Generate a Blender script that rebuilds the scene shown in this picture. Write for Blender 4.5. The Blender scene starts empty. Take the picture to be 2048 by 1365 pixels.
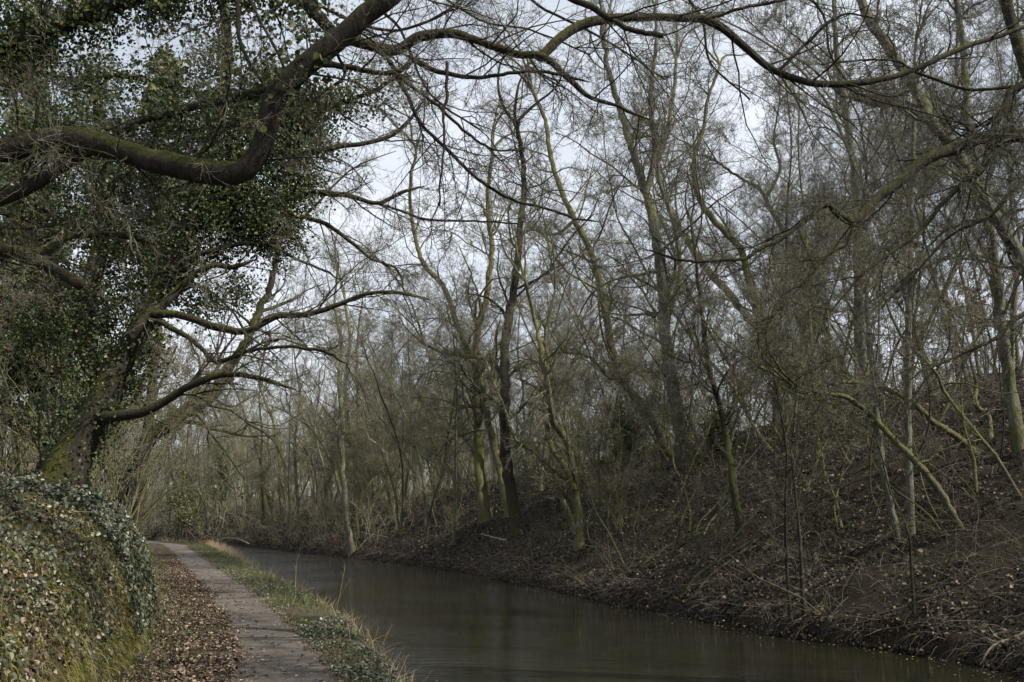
import bpy, math, random
import numpy as np
from mathutils import Vector

rng = np.random.default_rng(7)
random.seed(7)
sc = bpy.context.scene

# ------------------------------------------------------------------ camera, world, sun, exposure
CAM_H, F, HOR = 1.6, 1991.0, 1045.0
PITCH = math.atan((HOR - 682.5) / F)
cd = bpy.data.cameras.new('camera'); cam = bpy.data.objects.new('camera', cd)
sc.collection.objects.link(cam); sc.camera = cam
cd.sensor_width = 36.0; cd.lens = 35.0; cd.clip_start = 0.1; cd.clip_end = 1500
cam.location = (0, 0, CAM_H); cam.rotation_euler = (math.pi / 2 + PITCH, 0, 0)

SUN_EL, SUN_AZ = math.radians(40), math.radians(113)     # azimuth clockwise from +Y
w = bpy.data.worlds.new('World'); sc.world = w; w.use_nodes = True
nt = w.node_tree; nt.nodes.clear(); N = nt.nodes.new; L = nt.links.new
sky = N('ShaderNodeTexSky'); sky.sky_type = 'NISHITA'; sky.sun_disc = False
sky.sun_elevation = SUN_EL; sky.sun_rotation = SUN_AZ; sky.air_density = 1.0; sky.dust_density = 2.0
tc = N('ShaderNodeTexCoord'); mp = N('ShaderNodeMapping'); mp.inputs['Scale'].default_value = (1, 1, 2.2)
no = N('ShaderNodeTexNoise'); no.inputs['Scale'].default_value = 2.2; no.inputs['Detail'].default_value = 6
rp = N('ShaderNodeValToRGB'); rp.color_ramp.elements[0].position = .25; rp.color_ramp.elements[1].position = .62
rp.color_ramp.elements[0].color = (.3, .3, .3, 1); rp.color_ramp.elements[1].color = (.95, .95, .95, 1)
cl = N('ShaderNodeMixRGB'); cl.inputs[2].default_value = (8.6, 9.1, 9.9, 1)
bg = N('ShaderNodeBackground'); bg.inputs['Strength'].default_value = 0.083
ow = N('ShaderNodeOutputWorld')
L(tc.outputs['Generated'], mp.inputs[0]); L(mp.outputs[0], no.inputs[0]); L(no.outputs[0], rp.inputs[0])
L(rp.outputs[0], cl.inputs[0]); L(sky.outputs[0], cl.inputs[1]); L(cl.outputs[0], bg.inputs[0]); L(bg.outputs[0], ow.inputs[0])
sd = bpy.data.lights.new('sun', 'SUN'); so = bpy.data.objects.new('sun', sd); sc.collection.objects.link(so)
sd.energy = 5.0; sd.angle = math.radians(0.5); sd.color = (1, .93, .82)
sdir = Vector((math.sin(SUN_AZ) * math.cos(SUN_EL), math.cos(SUN_AZ) * math.cos(SUN_EL), math.sin(SUN_EL)))
so.rotation_euler = sdir.to_track_quat('Z', 'Y').to_euler()
sc.view_settings.view_transform = 'Standard'; sc.view_settings.look = 'None'
sc.view_settings.exposure = 0.5; sc.view_settings.gamma = 1
sc.cycles.max_bounces = 4; sc.cycles.diffuse_bounces = 2; sc.cycles.glossy_bounces = 2
sc.cycles.transmission_bounces = 2; sc.cycles.volume_bounces = 0; sc.cycles.transparent_max_bounces = 4
sc.cycles.sample_clamp_indirect = 3

# ------------------------------------------------------------------ projection
cp, sp = math.cos(PITCH), math.sin(PITCH)
def ray(px, py):
    x, y = (px - 1024) / F, (682.5 - py) / F
    v = np.array([x, cp - y * sp, sp + y * cp]); return v / v[1]
def P(px, py, D): return np.array([0, 0, CAM_H]) + ray(px, py) * D
def PG(px, py, z): r = ray(px, py); return np.array([0, 0, CAM_H]) + r * ((z - CAM_H) / r[2])
WZ = -0.35
def line(pts, z, tail, head=None):
    q = [PG(a, b, z) for a, b in pts]
    ys = [p[1] for p in q]; xs = [p[0] for p in q]
    o = np.argsort(ys); ys = list(np.array(ys)[o]); xs = list(np.array(xs)[o])
    s = (xs[1] - xs[0]) / (ys[1] - ys[0]) * .5
    ys = [ys[0] - 40] + ys; xs = [xs[0] - s * 40] + xs
    for t in tail: ys.append(t[1]); xs.append(t[0])
    return (np.array(ys), np.array(xs))
_k = np.hanning(9); _k /= _k.sum()
def fn(l, rag=0):
    yy = np.arange(-30, 260, .5); xx = np.interp(yy, *l)
    n = len(_k) // 2; xx = np.convolve(np.pad(xx, n, 'edge'), _k, 'valid')
    if rag:
        yy2 = np.arange(-30, 260, .12); j = np.convolve(rng.normal(size=len(yy2) + 14), np.hanning(15) / 3.2, 'valid') * .5 + np.convolve(rng.normal(size=len(yy2) + 60), np.hanning(61) / 7, 'valid') * .6
        xx = np.interp(yy2, yy, xx) + rag * j; yy = yy2
    return lambda y: np.interp(y, yy, xx)
pathL = fn(line([(467,1365),(451,1252),(411,1182),(371,1142),(346,1112),(326,1089)], 0, [(-36,90),(-70,125),(-170,200)]))
pathR = fn(line([(697,1365),(625,1282),(567,1232),(502,1177),(431,1132),(396,1107),(371,1090)], 0, [(-33,90),(-66,125),(-165,200)]))
watL = fn(line([(812,1357),(748,1307),(700,1257),(652,1222),(592,1192),(552,1170),(487,1131),(441,1100)], WZ, [(-24,80),(-31,90),(-62,125),(-160,200)]), .09)
watR = fn(line([(2048,1352),(1927,1322),(1751,1297),(1581,1280),(1500,1257),(1348,1227),(1202,1207),(1102,1179),(1001,1162),(921,1146),(811,1130),(700,1116),(646,1111),(580,1104),(470,1092)], WZ, [(-27.5,92),(-45,118),(-140,200)]), .16)
wallF = fn((np.array([-30, 0, 8, 10, 13.4, 20, 40, 60, 75, 90, 125, 200]), np.array([2, -2.1, -3.5, -3.95, -4.7, -7.1, -14.3, -21.8, -28, -38.5, -74, -176])))

# ------------------------------------------------------------------ terrain
_w = rng.normal(size=(24, 4))
def bump(x, y, s, k0=0, n=8):
    r = 0
    for i in range(k0, k0 + n):
        f = s * (1 + .35 * (i - k0)); a = _w[i % 24]
        r = r + np.sin(x * f * a[0] + y * f * a[1] + a[2] * 9) * np.cos(y * f * a[3] - x * f * a[2] + a[0] * 5) / (1 + .5 * (i - k0))
    return r / 2.2
WPX = np.array([0, .08, .18, .36, .66, 1.05, 1.6, 2.4, 4, 8, 16, 40]); WPZ = np.array([0, .5, .92, 1.3, 1.66, 1.9, 2.07, 2.2, 2.6, 4.0, 7.0, 11.0])
def height(x, y):
    x = np.asarray(x, float); y = np.asarray(y, float)
    a, b, c = wallF(y), watL(y), watR(y)
    hs = np.interp(y, [0, 8, 12, 15, 22, 45, 70, 120], [.82, .88, .97, 1, .98, .7, .45, .5])
    tl = a - x
    zl = np.interp(tl, WPX, WPZ) * hs
    zl = zl + (tl > 0) * np.clip(tl * 3, 0, 1) * (bump(x, y, 1.6) * .2 + bump(x, y, 4.0, 3) * .12) + np.clip(tl - 2, 0, 1) * bump(x, y, .5, 5) * .2
    zf = bump(x, y, 1.1, 3) * .018
    dl = x - b
    zw = np.interp(dl, [-.55, -.25, -.02, .25, 1.5], [0, -.08, -.3, -.7, -1.2])
    d = (x - c) * .93
    hm = np.interp(y, [0, 15, 30, 50, 70, 95, 150, 220], [9.5, 9.5, 9, 6.6, 4.2, 3.0, 4.0, 8])
    zr = np.interp(d, [-1.2, -.2, 0, .12, .3], [-1.2, -.7, -.36, -.12, .02]) + hm * np.tanh(.56 * np.clip(d - .3, 0, 200) / hm)
    zr = zr + np.clip(d - .1, 0, 1) * (bump(x, y, .7, 2) * .22 + bump(x, y, 2.6, 9) * .07) + np.clip(d, 0, 1) * np.clip(1 - d / 2, 0, 1) * .12 * bump(x, y, 3, 4)
    z = np.where(x < a, zl, zf); z = np.where(dl > -.55, zw + np.where(dl < 0, zf, 0), z)
    return np.where(x > (b + c) / 2, np.maximum(zr, -1.2), z)
def ground_hit(px, py):
    r = ray(px, py)
    for D in np.arange(7, 240, .1):
        q = np.array([0, 0, CAM_H]) + r * D
        if q[1] > 5 and q[2] < height(q[0], q[1]): return q
    return np.array([0, 0, CAM_H]) + r * 60

# ------------------------------------------------------------------ materials
def mat(name):
    m = bpy.data.materials.new(name); m.use_nodes = True
    n = m.node_tree.nodes; b = n['Principled BSDF']; return m, n, m.node_tree.links, b
def ramp(n, cols):
    r = n.new('ShaderNodeValToRGB'); e = r.color_ramp.elements
    while len(e) < len(cols): e.new(.5)
    for i, (p, c) in enumerate(cols): e[i].position = p; e[i].color = (*c, 1)
    return r
def noise(n, l, co, s, d=4, r=.55):
    t = n.new('ShaderNodeTexNoise'); t.inputs['Scale'].default_value = s; t.inputs['Detail'].default_value = d
    t.inputs['Roughness'].default_value = r; l.new(co, t.inputs['Vector']); return t
def bumpn(n, l, h, b, st, dist=.02):
    u = n.new('ShaderNodeBump'); u.inputs['Strength'].default_value = st; u.inputs['Distance'].default_value = dist
    l.new(h, u.inputs['Height']); l.new(u.outputs[0], b.inputs['Normal'])
def bark(name, c0, c1, moss, amount=.5, mscale=1.6):
    m, n, l, b = mat(name)
    g = n.new('ShaderNodeNewGeometry'); mpn = n.new('ShaderNodeMapping'); mpn.inputs['Scale'].default_value = (1, 1, .25)
    l.new(g.outputs['Position'], mpn.inputs[0])
    t = noise(n, l, mpn.outputs[0], 22, 5, .65); r = ramp(n, [(.3, c0), (.7, c1)]); l.new(t.outputs[0], r.inputs[0])
    t2 = noise(n, l, g.outputs['Position'], mscale, 5, .7)
    sx = n.new('ShaderNodeSeparateXYZ'); l.new(g.outputs['Normal'], sx.inputs[0])
    a = n.new('ShaderNodeMath'); a.operation = 'MULTIPLY_ADD'; a.inputs[1].default_value = .28; a.inputs[2].default_value = amount - .5
    l.new(sx.outputs[2], a.inputs[0])
    a2 = n.new('ShaderNodeMath'); a2.operation = 'ADD'; l.new(a.outputs[0], a2.inputs[0]); l.new(t2.outputs[0], a2.inputs[1])
    mr = n.new('ShaderNodeMapRange'); mr.inputs[1].default_value = .5; mr.inputs[2].default_value = .64; l.new(a2.outputs[0], mr.inputs[0])
    t3 = noise(n, l, g.outputs['Position'], 40, 3); r3 = ramp(n, [(.3, tuple(v * .55 for v in moss)), (.7, moss)]); l.new(t3.outputs[0], r3.inputs[0])
    mx = n.new('ShaderNodeMixRGB'); l.new(mr.outputs[0], mx.inputs[0]); l.new(r.outputs[0], mx.inputs[1]); l.new(r3.outputs[0], mx.inputs[2])
    l.new(mx.outputs[0], b.inputs['Base Color']); b.inputs['Roughness'].default_value = .9; b.inputs['Specular IOR Level'].default_value = .2
    t4 = noise(n, l, g.outputs['Position'], 30, 6, .75); ad = n.new('ShaderNodeMath'); ad.operation = 'ADD'; l.new(t.outputs[0], ad.inputs[0]); l.new(t4.outputs[0], ad.inputs[1])
    bumpn(n, l, ad.outputs[0], b, 1, .035); return m
def leafmat(name, cols, rough=.5, spec=.4, trans=0.0):
    m, n, l, b = mat(name)
    g = n.new('ShaderNodeNewGeometry'); r = ramp(n, cols); l.new(g.outputs['Random Per Island'], r.inputs[0])
    l.new(r.outputs[0], b.inputs['Base Color']); b.inputs['Roughness'].default_value = rough; b.inputs['Specular IOR Level'].default_value = spec
    if trans:
        tr = n.new('ShaderNodeBsdfTranslucent'); l.new(r.outputs[0], tr.inputs[0]); ms = n.new('ShaderNodeMixShader'); ms.inputs[0].default_value = trans
        l.new(b.outputs[0], ms.inputs[1]); l.new(tr.outputs[0], ms.inputs[2]); l.new(ms.outputs[0], n['Material Output'].inputs[0])
    return m
MOSS = (.10, .105, .022)
M_OAK = bark('oak_bark', (.017, .015, .011), (.062, .053, .04), (.075, .078, .018), .47)
M_GREY = bark('grey_bark', (.06, .058, .045), (.23, .225, .18), (.12, .125, .045), .52)
M_MOSSY = bark('mossy_bark', (.065, .06, .042), (.21, .195, .14), (.145, .145, .045), .57, 2.2)
M_DARK = bark('damp_bark', (.02, .018, .013), (.07, .06, .045), (.06, .065, .02), .5)
M_TWIG = leafmat('twigs', [(0, (.065, .06, .043)), (.5, (.12, .112, .082)), (1, (.19, .18, .14))], .8, .2)
M_TWIGD = leafmat('dark_twigs', [(0, (.035, .028, .02)), (.6, (.075, .06, .045)), (1, (.16, .135, .105))], .8, .2)
M_TWIGR = leafmat('red_twigs', [(0, (.08, .066, .048)), (.5, (.145, .122, .092)), (1, (.22, .185, .145))], .8, .2)
M_PALE = leafmat('pale_stems', [(0, (.20, .17, .12)), (1, (.36, .31, .23))], .8, .2)
M_IVY = leafmat('ivy_leaves', [(0, (.025, .042, .018)), (.4, (.045, .07, .027)), (.75, (.08, .11, .04)), (.9, (.15, .16, .05)), (1, (.22, .20, .06))], .5, .3, .22)
M_IVYG = leafmat('bank_ivy_leaves', [(0, (.028, .038, .022)), (.45, (.062, .078, .045)), (.8, (.12, .135, .085)), (1, (.24, .25, .18))], .4, .5, .1)
M_LITTER = leafmat('dead_leaves', [(0, (.03, .02, .012)), (.4, (.07, .051, .035)), (.7, (.14, .105, .077)), (1, (.34, .275, .21))], .75, .2)
M_LITTERD = leafmat('shade_dark_leaves', [(0, (.013, .010, .007)), (.5, (.035, .027, .018)), (.85, (.09, .07, .048)), (1, (.26, .20, .14))], .7, .25)  # darker leaves: the wooded slope's shade is put into the colour
M_GRASS = leafmat('grass_blades', [(0, (.04, .052, .018)), (.5, (.08, .095, .035)), (.8, (.125, .135, .055)), (1, (.27, .235, .13))], .6, .3, .15)
M_FARTINT = leafmat('far_twigs_haze_tint', [(0, (.17, .155, .10)), (1, (.34, .31, .22))], .8, .1)  # paled: distance haze and sunlight put into the twig colour
M_MOSSB = leafmat('trailing_moss', [(0, (.07, .072, .018)), (.5, (.14, .135, .035)), (.8, (.20, .185, .06)), (1, (.33, .28, .15))], .8, .1, .15)
M_STRAW = leafmat('straw', [(0, (.28, .21, .12)), (1, (.48, .39, .26))], .8, .1, .1)
M_DRYG = leafmat('dry_grass', [(0, (.12, .11, .05)), (.6, (.2, .17, .10)), (1, (.34, .28, .18))], .8, .1)
M_ORANGE = leafmat('clinging_beech_leaves', [(0, (.16, .075, .035)), (1, (.30, .15, .075))], .7, .2, .2)
def soil(name, cols, s=3, bs=.6):
    m, n, l, b = mat(name); g = n.new('ShaderNodeNewGeometry')
    t = noise(n, l, g.outputs['Position'], s, 9, .72); r = ramp(n, cols); l.new(t.outputs[0], r.inputs[0]); l.new(r.outputs[0], b.inputs['Base Color'])
    t2 = noise(n, l, g.outputs['Position'], 18, 6, .7); b.inputs['Roughness'].default_value = .95; b.inputs['Specular IOR Level'].default_value = .15
    bumpn(n, l, t2.outputs[0], b, bs, .06); return m
M_SOILR = soil('shade_dark_soil', [(.3, (.012, .010, .007)), (.55, (.028, .022, .015)), (.75, (.06, .048, .03))])  # far slope soil, colour lowered to carry the shade under the trees
M_SOILL = soil('mossy_soil', [(.3, (.022, .02, .01)), (.5, (.05, .045, .02)), (.7, (.09, .082, .03))])
M_MUD = soil('verge_soil', [(.3, (.03, .028, .016)), (.55, (.07, .06, .04)), (.75, (.10, .09, .05))])
# gravel
M_PATH, n, l, b = mat('gravel'); g = n.new('ShaderNodeNewGeometry')
t = noise(n, l, g.outputs['Position'], 1.3, 9, .78); r = ramp(n, [(.3, (.085, .071, .056)), (.5, (.165, .142, .116)), (.7, (.26, .228, .19))]); l.new(t.outputs[0], r.inputs[0])
t2 = noise(n, l, g.outputs['Position'], 55, 4, .8); r2 = ramp(n, [(.35, (.55, .53, .52)), (.62, (1.2, 1.2, 1.2))]); l.new(t2.outputs[0], r2.inputs[0])
mx = n.new('ShaderNodeMixRGB'); mx.blend_type = 'MULTIPLY'; mx.inputs[0].default_value = 1; l.new(r.outputs[0], mx.inputs[1]); l.new(r2.outputs[0], mx.inputs[2])
l.new(mx.outputs[0], b.inputs['Base Color']); b.inputs['Roughness'].default_value = .85; bumpn(n, l, t2.outputs[0], b, 1., .075)
# water
M_WATER, n, l, b = mat('canal_water'); g = n.new('ShaderNodeNewGeometry')
b.inputs['Base Color'].default_value = (.0145, .0145, .0075, 1); b.inputs['Roughness'].default_value = .03; b.inputs['IOR'].default_value = 1.33
mpn = n.new('ShaderNodeMapping'); mpn.inputs['Scale'].default_value = (.1, 1.0, 1); mpn.inputs['Rotation'].default_value = (0, 0, .06); l.new(g.outputs['Position'], mpn.inputs[0])
t = noise(n, l, mpn.outputs[0], 9.0, 4, .6); t2 = noise(n, l, g.outputs['Position'], .25, 3, .5); r2 = ramp(n, [(.35, (.35,) * 3), (.65, (1,) * 3)]); l.new(t2.outputs[0], r2.inputs[0])
mm = n.new('ShaderNodeMath'); mm.operation = 'MULTIPLY'; l.new(t.outputs[0], mm.inputs[0]); l.new(r2.outputs[0], mm.inputs[1])
sx = n.new('ShaderNodeSeparateXYZ'); l.new(g.outputs['Position'], sx.inputs[0]); mr = n.new('ShaderNodeMapRange')   # the far reach is ruffled by wind
mr.inputs[1].default_value = 30; mr.inputs[2].default_value = 60; mr.inputs[3].default_value = 1; mr.inputs[4].default_value = 3.5; l.new(sx.outputs[1], mr.inputs[0])
m2 = n.new('ShaderNodeMath'); m2.operation = 'MULTIPLY'; l.new(mm.outputs[0], m2.inputs[0]); l.new(mr.outputs[0], m2.inputs[1]); mm = m2
bumpn(n, l, mm.outputs[0], b, .8, .03)

# ------------------------------------------------------------------ mesh collecting
class MB:
    def __init__(s): s.v = []; s.f = []; s.m = []; s.n = 0
    def add(s, v, f, mi=0):
        v = np.asarray(v, np.float32).reshape(-1, 3); f = np.asarray(f, np.int64)
        s.v.append(v); s.f.append(f + s.n); s.m.append(mi); s.n += len(v)
    def build(s, name, mats, parent=None, origin=None, smooth=True, label=None):
        me = bpy.data.meshes.new(name)
        if s.v:
            V = np.concatenate(s.v)
            if origin is not None: V = V - np.asarray(origin, np.float32)
            me.vertices.add(len(V)); me.vertices.foreach_set('co', V.astype(np.float32).ravel())
            loops = np.concatenate([f.ravel() for f in s.f]); tot = np.concatenate([np.full(len(f), f.shape[1]) for f in s.f])
            mi = np.concatenate([np.full(len(f), m) for f, m in zip(s.f, s.m)])
            st = np.concatenate([[0], np.cumsum(tot)[:-1]])
            me.loops.add(len(loops)); me.loops.foreach_set('vertex_index', loops.astype(np.int32))
            me.polygons.add(len(tot)); me.polygons.foreach_set('loop_start', st.astype(np.int32)); me.polygons.foreach_set('loop_total', tot.astype(np.int32))
            me.polygons.foreach_set('material_index', mi.astype(np.int32)); me.polygons.foreach_set('use_smooth', np.full(len(tot), smooth))
            me.update(calc_edges=True)
        for m in (mats if isinstance(mats, (list, tuple)) else [mats]): me.materials.append(m)
        o = bpy.data.objects.new(name, me); sc.collection.objects.link(o)
        if parent is not None: o.parent = parent
        elif origin is not None: o.location = origin
        if label: o['label'] = label
        return o
def nrm(a): return a / (np.linalg.norm(a, axis=-1, keepdims=True) + 1e-9)
def tubes(mb, pts, rad, S, mi=0, rough=0):
    pts = np.asarray(pts, float); N_, K, _ = pts.shape
    if N_ == 0: return
    t = np.empty_like(pts); t[:, 1:-1] = pts[:, 2:] - pts[:, :-2]; t[:, 0] = pts[:, 1] - pts[:, 0]; t[:, -1] = pts[:, -1] - pts[:, -2]; t = nrm(t)
    d = nrm(pts[:, -1] - pts[:, 0]); ref = np.where(np.abs(d[:, 2:3]) < .7, np.array([[0, 0, 1.]]), np.array([[1., .3, 0]]))
    u = np.empty_like(pts); u[:, 0] = nrm(ref - (ref * t[:, 0]).sum(-1, keepdims=True) * t[:, 0])
    for k in range(1, K): u[:, k] = nrm(u[:, k - 1] - (u[:, k - 1] * t[:, k]).sum(-1, keepdims=True) * t[:, k])
    v = np.cross(t, u)
    a = np.arange(S) * 2 * math.pi / S
    rr = np.repeat(rad[:, :, None], S, 2)
    if rough: rr = rr * (1 + rough * rng.normal(size=rr.shape))
    ring = pts[:, :, None] + rr[..., None] * (np.cos(a)[None, None, :, None] * u[:, :, None] + np.sin(a)[None, None, :, None] * v[:, :, None])
    i = np.arange(N_)[:, None, None] * K * S + np.arange(K - 1)[None, :, None] * S; s0 = np.arange(S)[None, None]; s1 = (s0 + 1) % S
    f = np.stack([i + s0, i + s1, i + S + s1, i + S + s0], -1).reshape(-1, 4)
    mb.add(ring.reshape(-1, 3), f, mi)
def capped(mb, p, r, S, mi=0, rough=.0):
    tubes(mb, p[None], r[None], S, mi, rough)
    n0 = mb.n - S; mb.f.append(np.array([[n0 + k for k in range(S)]])); mb.m.append(mi)
def grow(st, d, ln, r0, K, wig, trop=.0, tip=.25):
    n = len(st); pts = np.empty((n, K, 3)); pts[:, 0] = st; d = nrm(d); step = (ln / (K - 1))[:, None]
    drift = rng.normal(size=(n, 3)) * wig * .5
    for k in range(1, K):
        d = nrm(d + rng.normal(size=(n, 3)) * wig + drift + np.array([0, 0, trop])); pts[:, k] = pts[:, k - 1] + d * step
    r = r0[:, None] * np.linspace(1, tip, K)[None] ** .8
    return pts, r
def spawn(pts, rad, n, tmin, ang, lr, K, wig, trop=.0, up=.15, rr=.6, rmin=.003, lens=None, tmax=1.0, tip=.25):
    N_, Kp, _ = pts.shape
    i = np.repeat(np.arange(N_), n); t = rng.uniform(tmin, tmax, N_ * n) * (Kp - 1); k = np.minimum(t.astype(int), Kp - 2); f = (t - k)[:, None]
    p = pts[i, k] * (1 - f) + pts[i, k + 1] * f; r = rad[i, k] * (1 - f[:, 0]) + rad[i, k + 1] * f[:, 0]
    pd = nrm(pts[i, k + 1] - pts[i, k]); q = rng.normal(size=pd.shape) + np.array([0, 0, up * 2]); q = nrm(q - (q * pd).sum(-1, keepdims=True) * pd)
    a = ang * rng.uniform(.6, 1.3, len(i))[:, None]; d = np.cos(a) * pd + np.sin(a) * q + np.array([0, 0, up * .5])
    pl = np.linalg.norm(np.diff(pts, axis=1), axis=2).sum(1)[i] if lens is None else np.full(len(i), lens)
    ln = pl * lr * rng.uniform(.5, 1.25, len(i)) * (1.15 - .55 * t / (Kp - 1))
    return grow(p, d, ln, np.maximum(r * rr * rng.uniform(.6, 1, len(i)), rmin), K, wig, trop, tip)
def smooth(pts, n=8, rads=None):
    p = np.asarray(pts, float); q = np.vstack([2 * p[0] - p[1], p, 2 * p[-1] - p[-2]]); out = []
    for i in range(1, len(q) - 2):
        for t in np.arange(n) / n:
            a, b_, c, d = q[i - 1], q[i], q[i + 1], q[i + 2]
            out.append(.5 * (2 * b_ + (c - a) * t + (2 * a - 5 * b_ + 4 * c - d) * t * t + (3 * b_ - a - 3 * c + d) * t ** 3))
    out.append(p[-1]); return np.array(out)
def resample(p, K):
    s = np.concatenate([[0], np.cumsum(np.linalg.norm(np.diff(p, axis=0), axis=1))]); t = np.linspace(0, s[-1], K)
    return np.stack([np.interp(t, s, p[:, j]) for j in range(3)], 1)
# leaves: two quads folded along a midrib
def leaves(mb, c, size, mi=0, nrm_=None, flat=0., droop=0.):
    n = len(c); size = np.broadcast_to(size, (n,)) * rng.uniform(.6, 1.3, n)
    z = rng.normal(size=(n, 3))
    if nrm_ is not None: z = z * (1 - flat) + nrm_ * flat * 2.2
    z = nrm(z); a = rng.normal(size=(n, 3)); a[:, 2] -= droop; a = nrm(a - (a * z).sum(-1, keepdims=True) * z); b_ = np.cross(z, a)
    T = np.array([[-.5, 0, 0], [-.28, .42, .14], [.12, .40, .16], [.62, 0, -.05], [.12, -.40, .16], [-.28, -.42, .14]])
    V = c[:, None] + size[:, None, None] * (T[None, :, :1] * a[:, None] + T[None, :, 1:2] * b_[:, None] + T[None, :, 2:] * z[:, None])
    o = np.arange(n)[:, None] * 6
    f = np.concatenate([o + np.array([[0, 3, 2, 1]]), o + np.array([[0, 5, 4, 3]])]); mb.add(V, f, mi)
def blades(mb, base, h, wdt, lean, mi=0, K=4, trop=-.12, wig=.12):
    n = len(base); d = rng.normal(size=(n, 3)) * lean + np.array([0, 0, 1.]); p, _ = grow(base, d, h * rng.uniform(.5, 1.3, n), np.ones(n), K, wig, trop)
    side = nrm(np.cross(rng.normal(size=(n, 3)), p[:, -1] - p[:, 0]))
    wd = wdt * np.linspace(1, .15, K)[None, :, None] * .5
    V = np.stack([p - side[:, None] * wd, p + side[:, None] * wd], 2).reshape(-1, 3)
    i = np.arange(n)[:, None] * K * 2 + np.arange(K - 1)[None] * 2
    mb.add(V, np.stack([i, i + 1, i + 3, i + 2], -1).reshape(-1, 4), mi)

def tag(o, label=None, cat=None, group=None, kind=None):
    for k_, v_ in (('label', label), ('category', cat), ('group', group), ('kind', kind)):
        if v_: o[k_] = v_
    return o
def empty(name, loc):
    o = bpy.data.objects.new(name, None); o.empty_display_size = .3; o.location = loc; sc.collection.objects.link(o); return o
def copy_tree(o, loc, rz, s):
    c = o.copy(); sc.collection.objects.link(c); c.location = loc; c.rotation_euler = (random.gauss(0, .05), random.gauss(0, .05), rz); c.scale = (s, s, s)
    for ch in o.children:
        k = ch.copy(); sc.collection.objects.link(k); k.parent = c
    return c

# ------------------------------------------------------------------ setting
def strip(name, mats, xs_of_y, ys, dz=0, matfn=None, hfn=None):
    V = []
    for y in ys:
        x = xs_of_y(y); z = (hfn or height)(x, np.full(len(x), y)) + dz; V.append(np.stack([x, np.full(len(x), y), z], 1))
    V = np.array(V); R, C = V.shape[:2]
    i = np.arange(R - 1)[:, None] * C + np.arange(C - 1)[None]; f = np.stack([i, i + 1, i + C + 1, i + C], -1)
    mb = MB()
    mids = ((V[:-1, :-1] + V[1:, 1:]) / 2)
    if matfn is None: mb.add(V, f.reshape(-1, 4))
    else:
        mb.add(V, np.zeros((0, 4), int)); mi = matfn(mids).ravel(); ff = f.reshape(-1, 4)
        for k in np.unique(mi): mb.f.append(ff[mi == k]); mb.m.append(int(k))
    return mb.build(name, mats)
ys = np.concatenate([np.arange(-25, 6, 1.), np.arange(6, 30, .2), np.arange(30, 80, .5), np.arange(80, 240, 2)])
offL = -np.concatenate([np.arange(60, 16, -4), np.arange(16, 2.4, -.8), np.arange(2.4, .3, -.15), [.3, .22, .16, .12, .09, .06, .03, 0]])
def xsL(y):
    a, b_, c = wallF(y), watL(y), watR(y); m = (b_ + c) / 2
    return np.concatenate([a + offL, np.linspace(a + .1, b_ - .6, 16), b_ + np.array([-.5, -.4, -.3, -.2, -.1, 0, .12, .3, .8]), [max(m, b_ + 1.)]])
g1 = strip('ground', [M_SOILL, M_MUD], xsL, ys, matfn=lambda m: (m[..., 0] > wallF(m[..., 1])).astype(int)); tag(g1, kind='structure')
offR = np.concatenate([[-1.2, -.6, -.2, -.1, 0, .06, .12, .2, .3], np.arange(.5, 12, .3), np.arange(12, 30, .8), np.arange(30, 90, 5)])
g2 = strip('hillside', M_SOILR, lambda y: np.concatenate([[(watL(y) + watR(y)) / 2], watR(y) + offR]), ys); tag(g2, kind='structure')
g3 = strip('towpath', M_PATH, lambda y: np.linspace(pathL(y) + .09 * math.sin(y * 2.1) + .05 * math.sin(y * 5.3), pathR(y) + .07 * math.sin(y * 1.7 + 2) + .04 * math.sin(y * 4.1), 14), ys, dz=.012); tag(g3, kind='structure')
mb = MB()
yy = ys; wl_, wr_ = watL(yy) - .6, watR(yy) + .5
V = np.stack([np.stack([wl_, yy, np.full(len(yy), WZ)], 1), np.stack([wr_, yy, np.full(len(yy), WZ)], 1)], 1)
i = np.arange(len(yy) - 1) * 2; mb.add(V, np.stack([i, i + 1, i + 3, i + 2], 1)); tag(mb.build('water', M_WATER), kind='structure')

# ------------------------------------------------------------------ trees
def crown(mb, stems, cfg):
    """stems: list of (pts (M,3), rad (M,))"""
    P1 = np.stack([resample(p, 14) for p, r in stems])
    R1 = np.stack([np.interp(np.linspace(0, 1, 14), np.linspace(0, 1, len(r)), r) for p, r in stems])
    q = dict(fine=1., n=(14, 7, 5, 4), l1=.3, tmin=.3, up=.15, trop=.03, ang=.95, wig=.2, lens=None, mi=(0, 0, 1, 1)); q.update(cfg)
    n = q['n']
    a, ra = spawn(P1, R1, n[0], q['tmin'], q['ang'], q['l1'], 9, q['wig'], q['trop'], q['up'], .42, .006, q['lens']); ra = ra * np.minimum(1, q.get('cap', 9) / ra[:, :1]); tubes(mb, a, ra, 5, q['mi'][0])
    a2, r2_ = spawn(a, ra, n[1], .12, .85, .48, 7, q['wig'] * 1.1, q['trop'], q['up'] * .7, .6, .0055 * q['fine']); tubes(mb, a2, r2_, 4, q['mi'][1])
    a3, r3_ = spawn(a2, r2_, n[2], .1, .8, .5, 5, q['wig'] * 1.1, q['trop'], q['up'] * .5, .65, .0043 * q['fine']); tubes(mb, a3, r3_, 3, q['mi'][2])
    if n[3]:
        a4, r4_ = spawn(a3, r3_, n[3], .1, .7, .55, 3, q['wig'], q['trop'], .1, .7, .0032 * q['fine'], tip=.5); tubes(mb, a4, r4_, 3, q['mi'][3])
    return a, a2, a3
def wob(p, D):
    k = len(p); j = np.cumsum(rng.normal(size=k)) * .012 * D; j -= j[0]; return j
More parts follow.
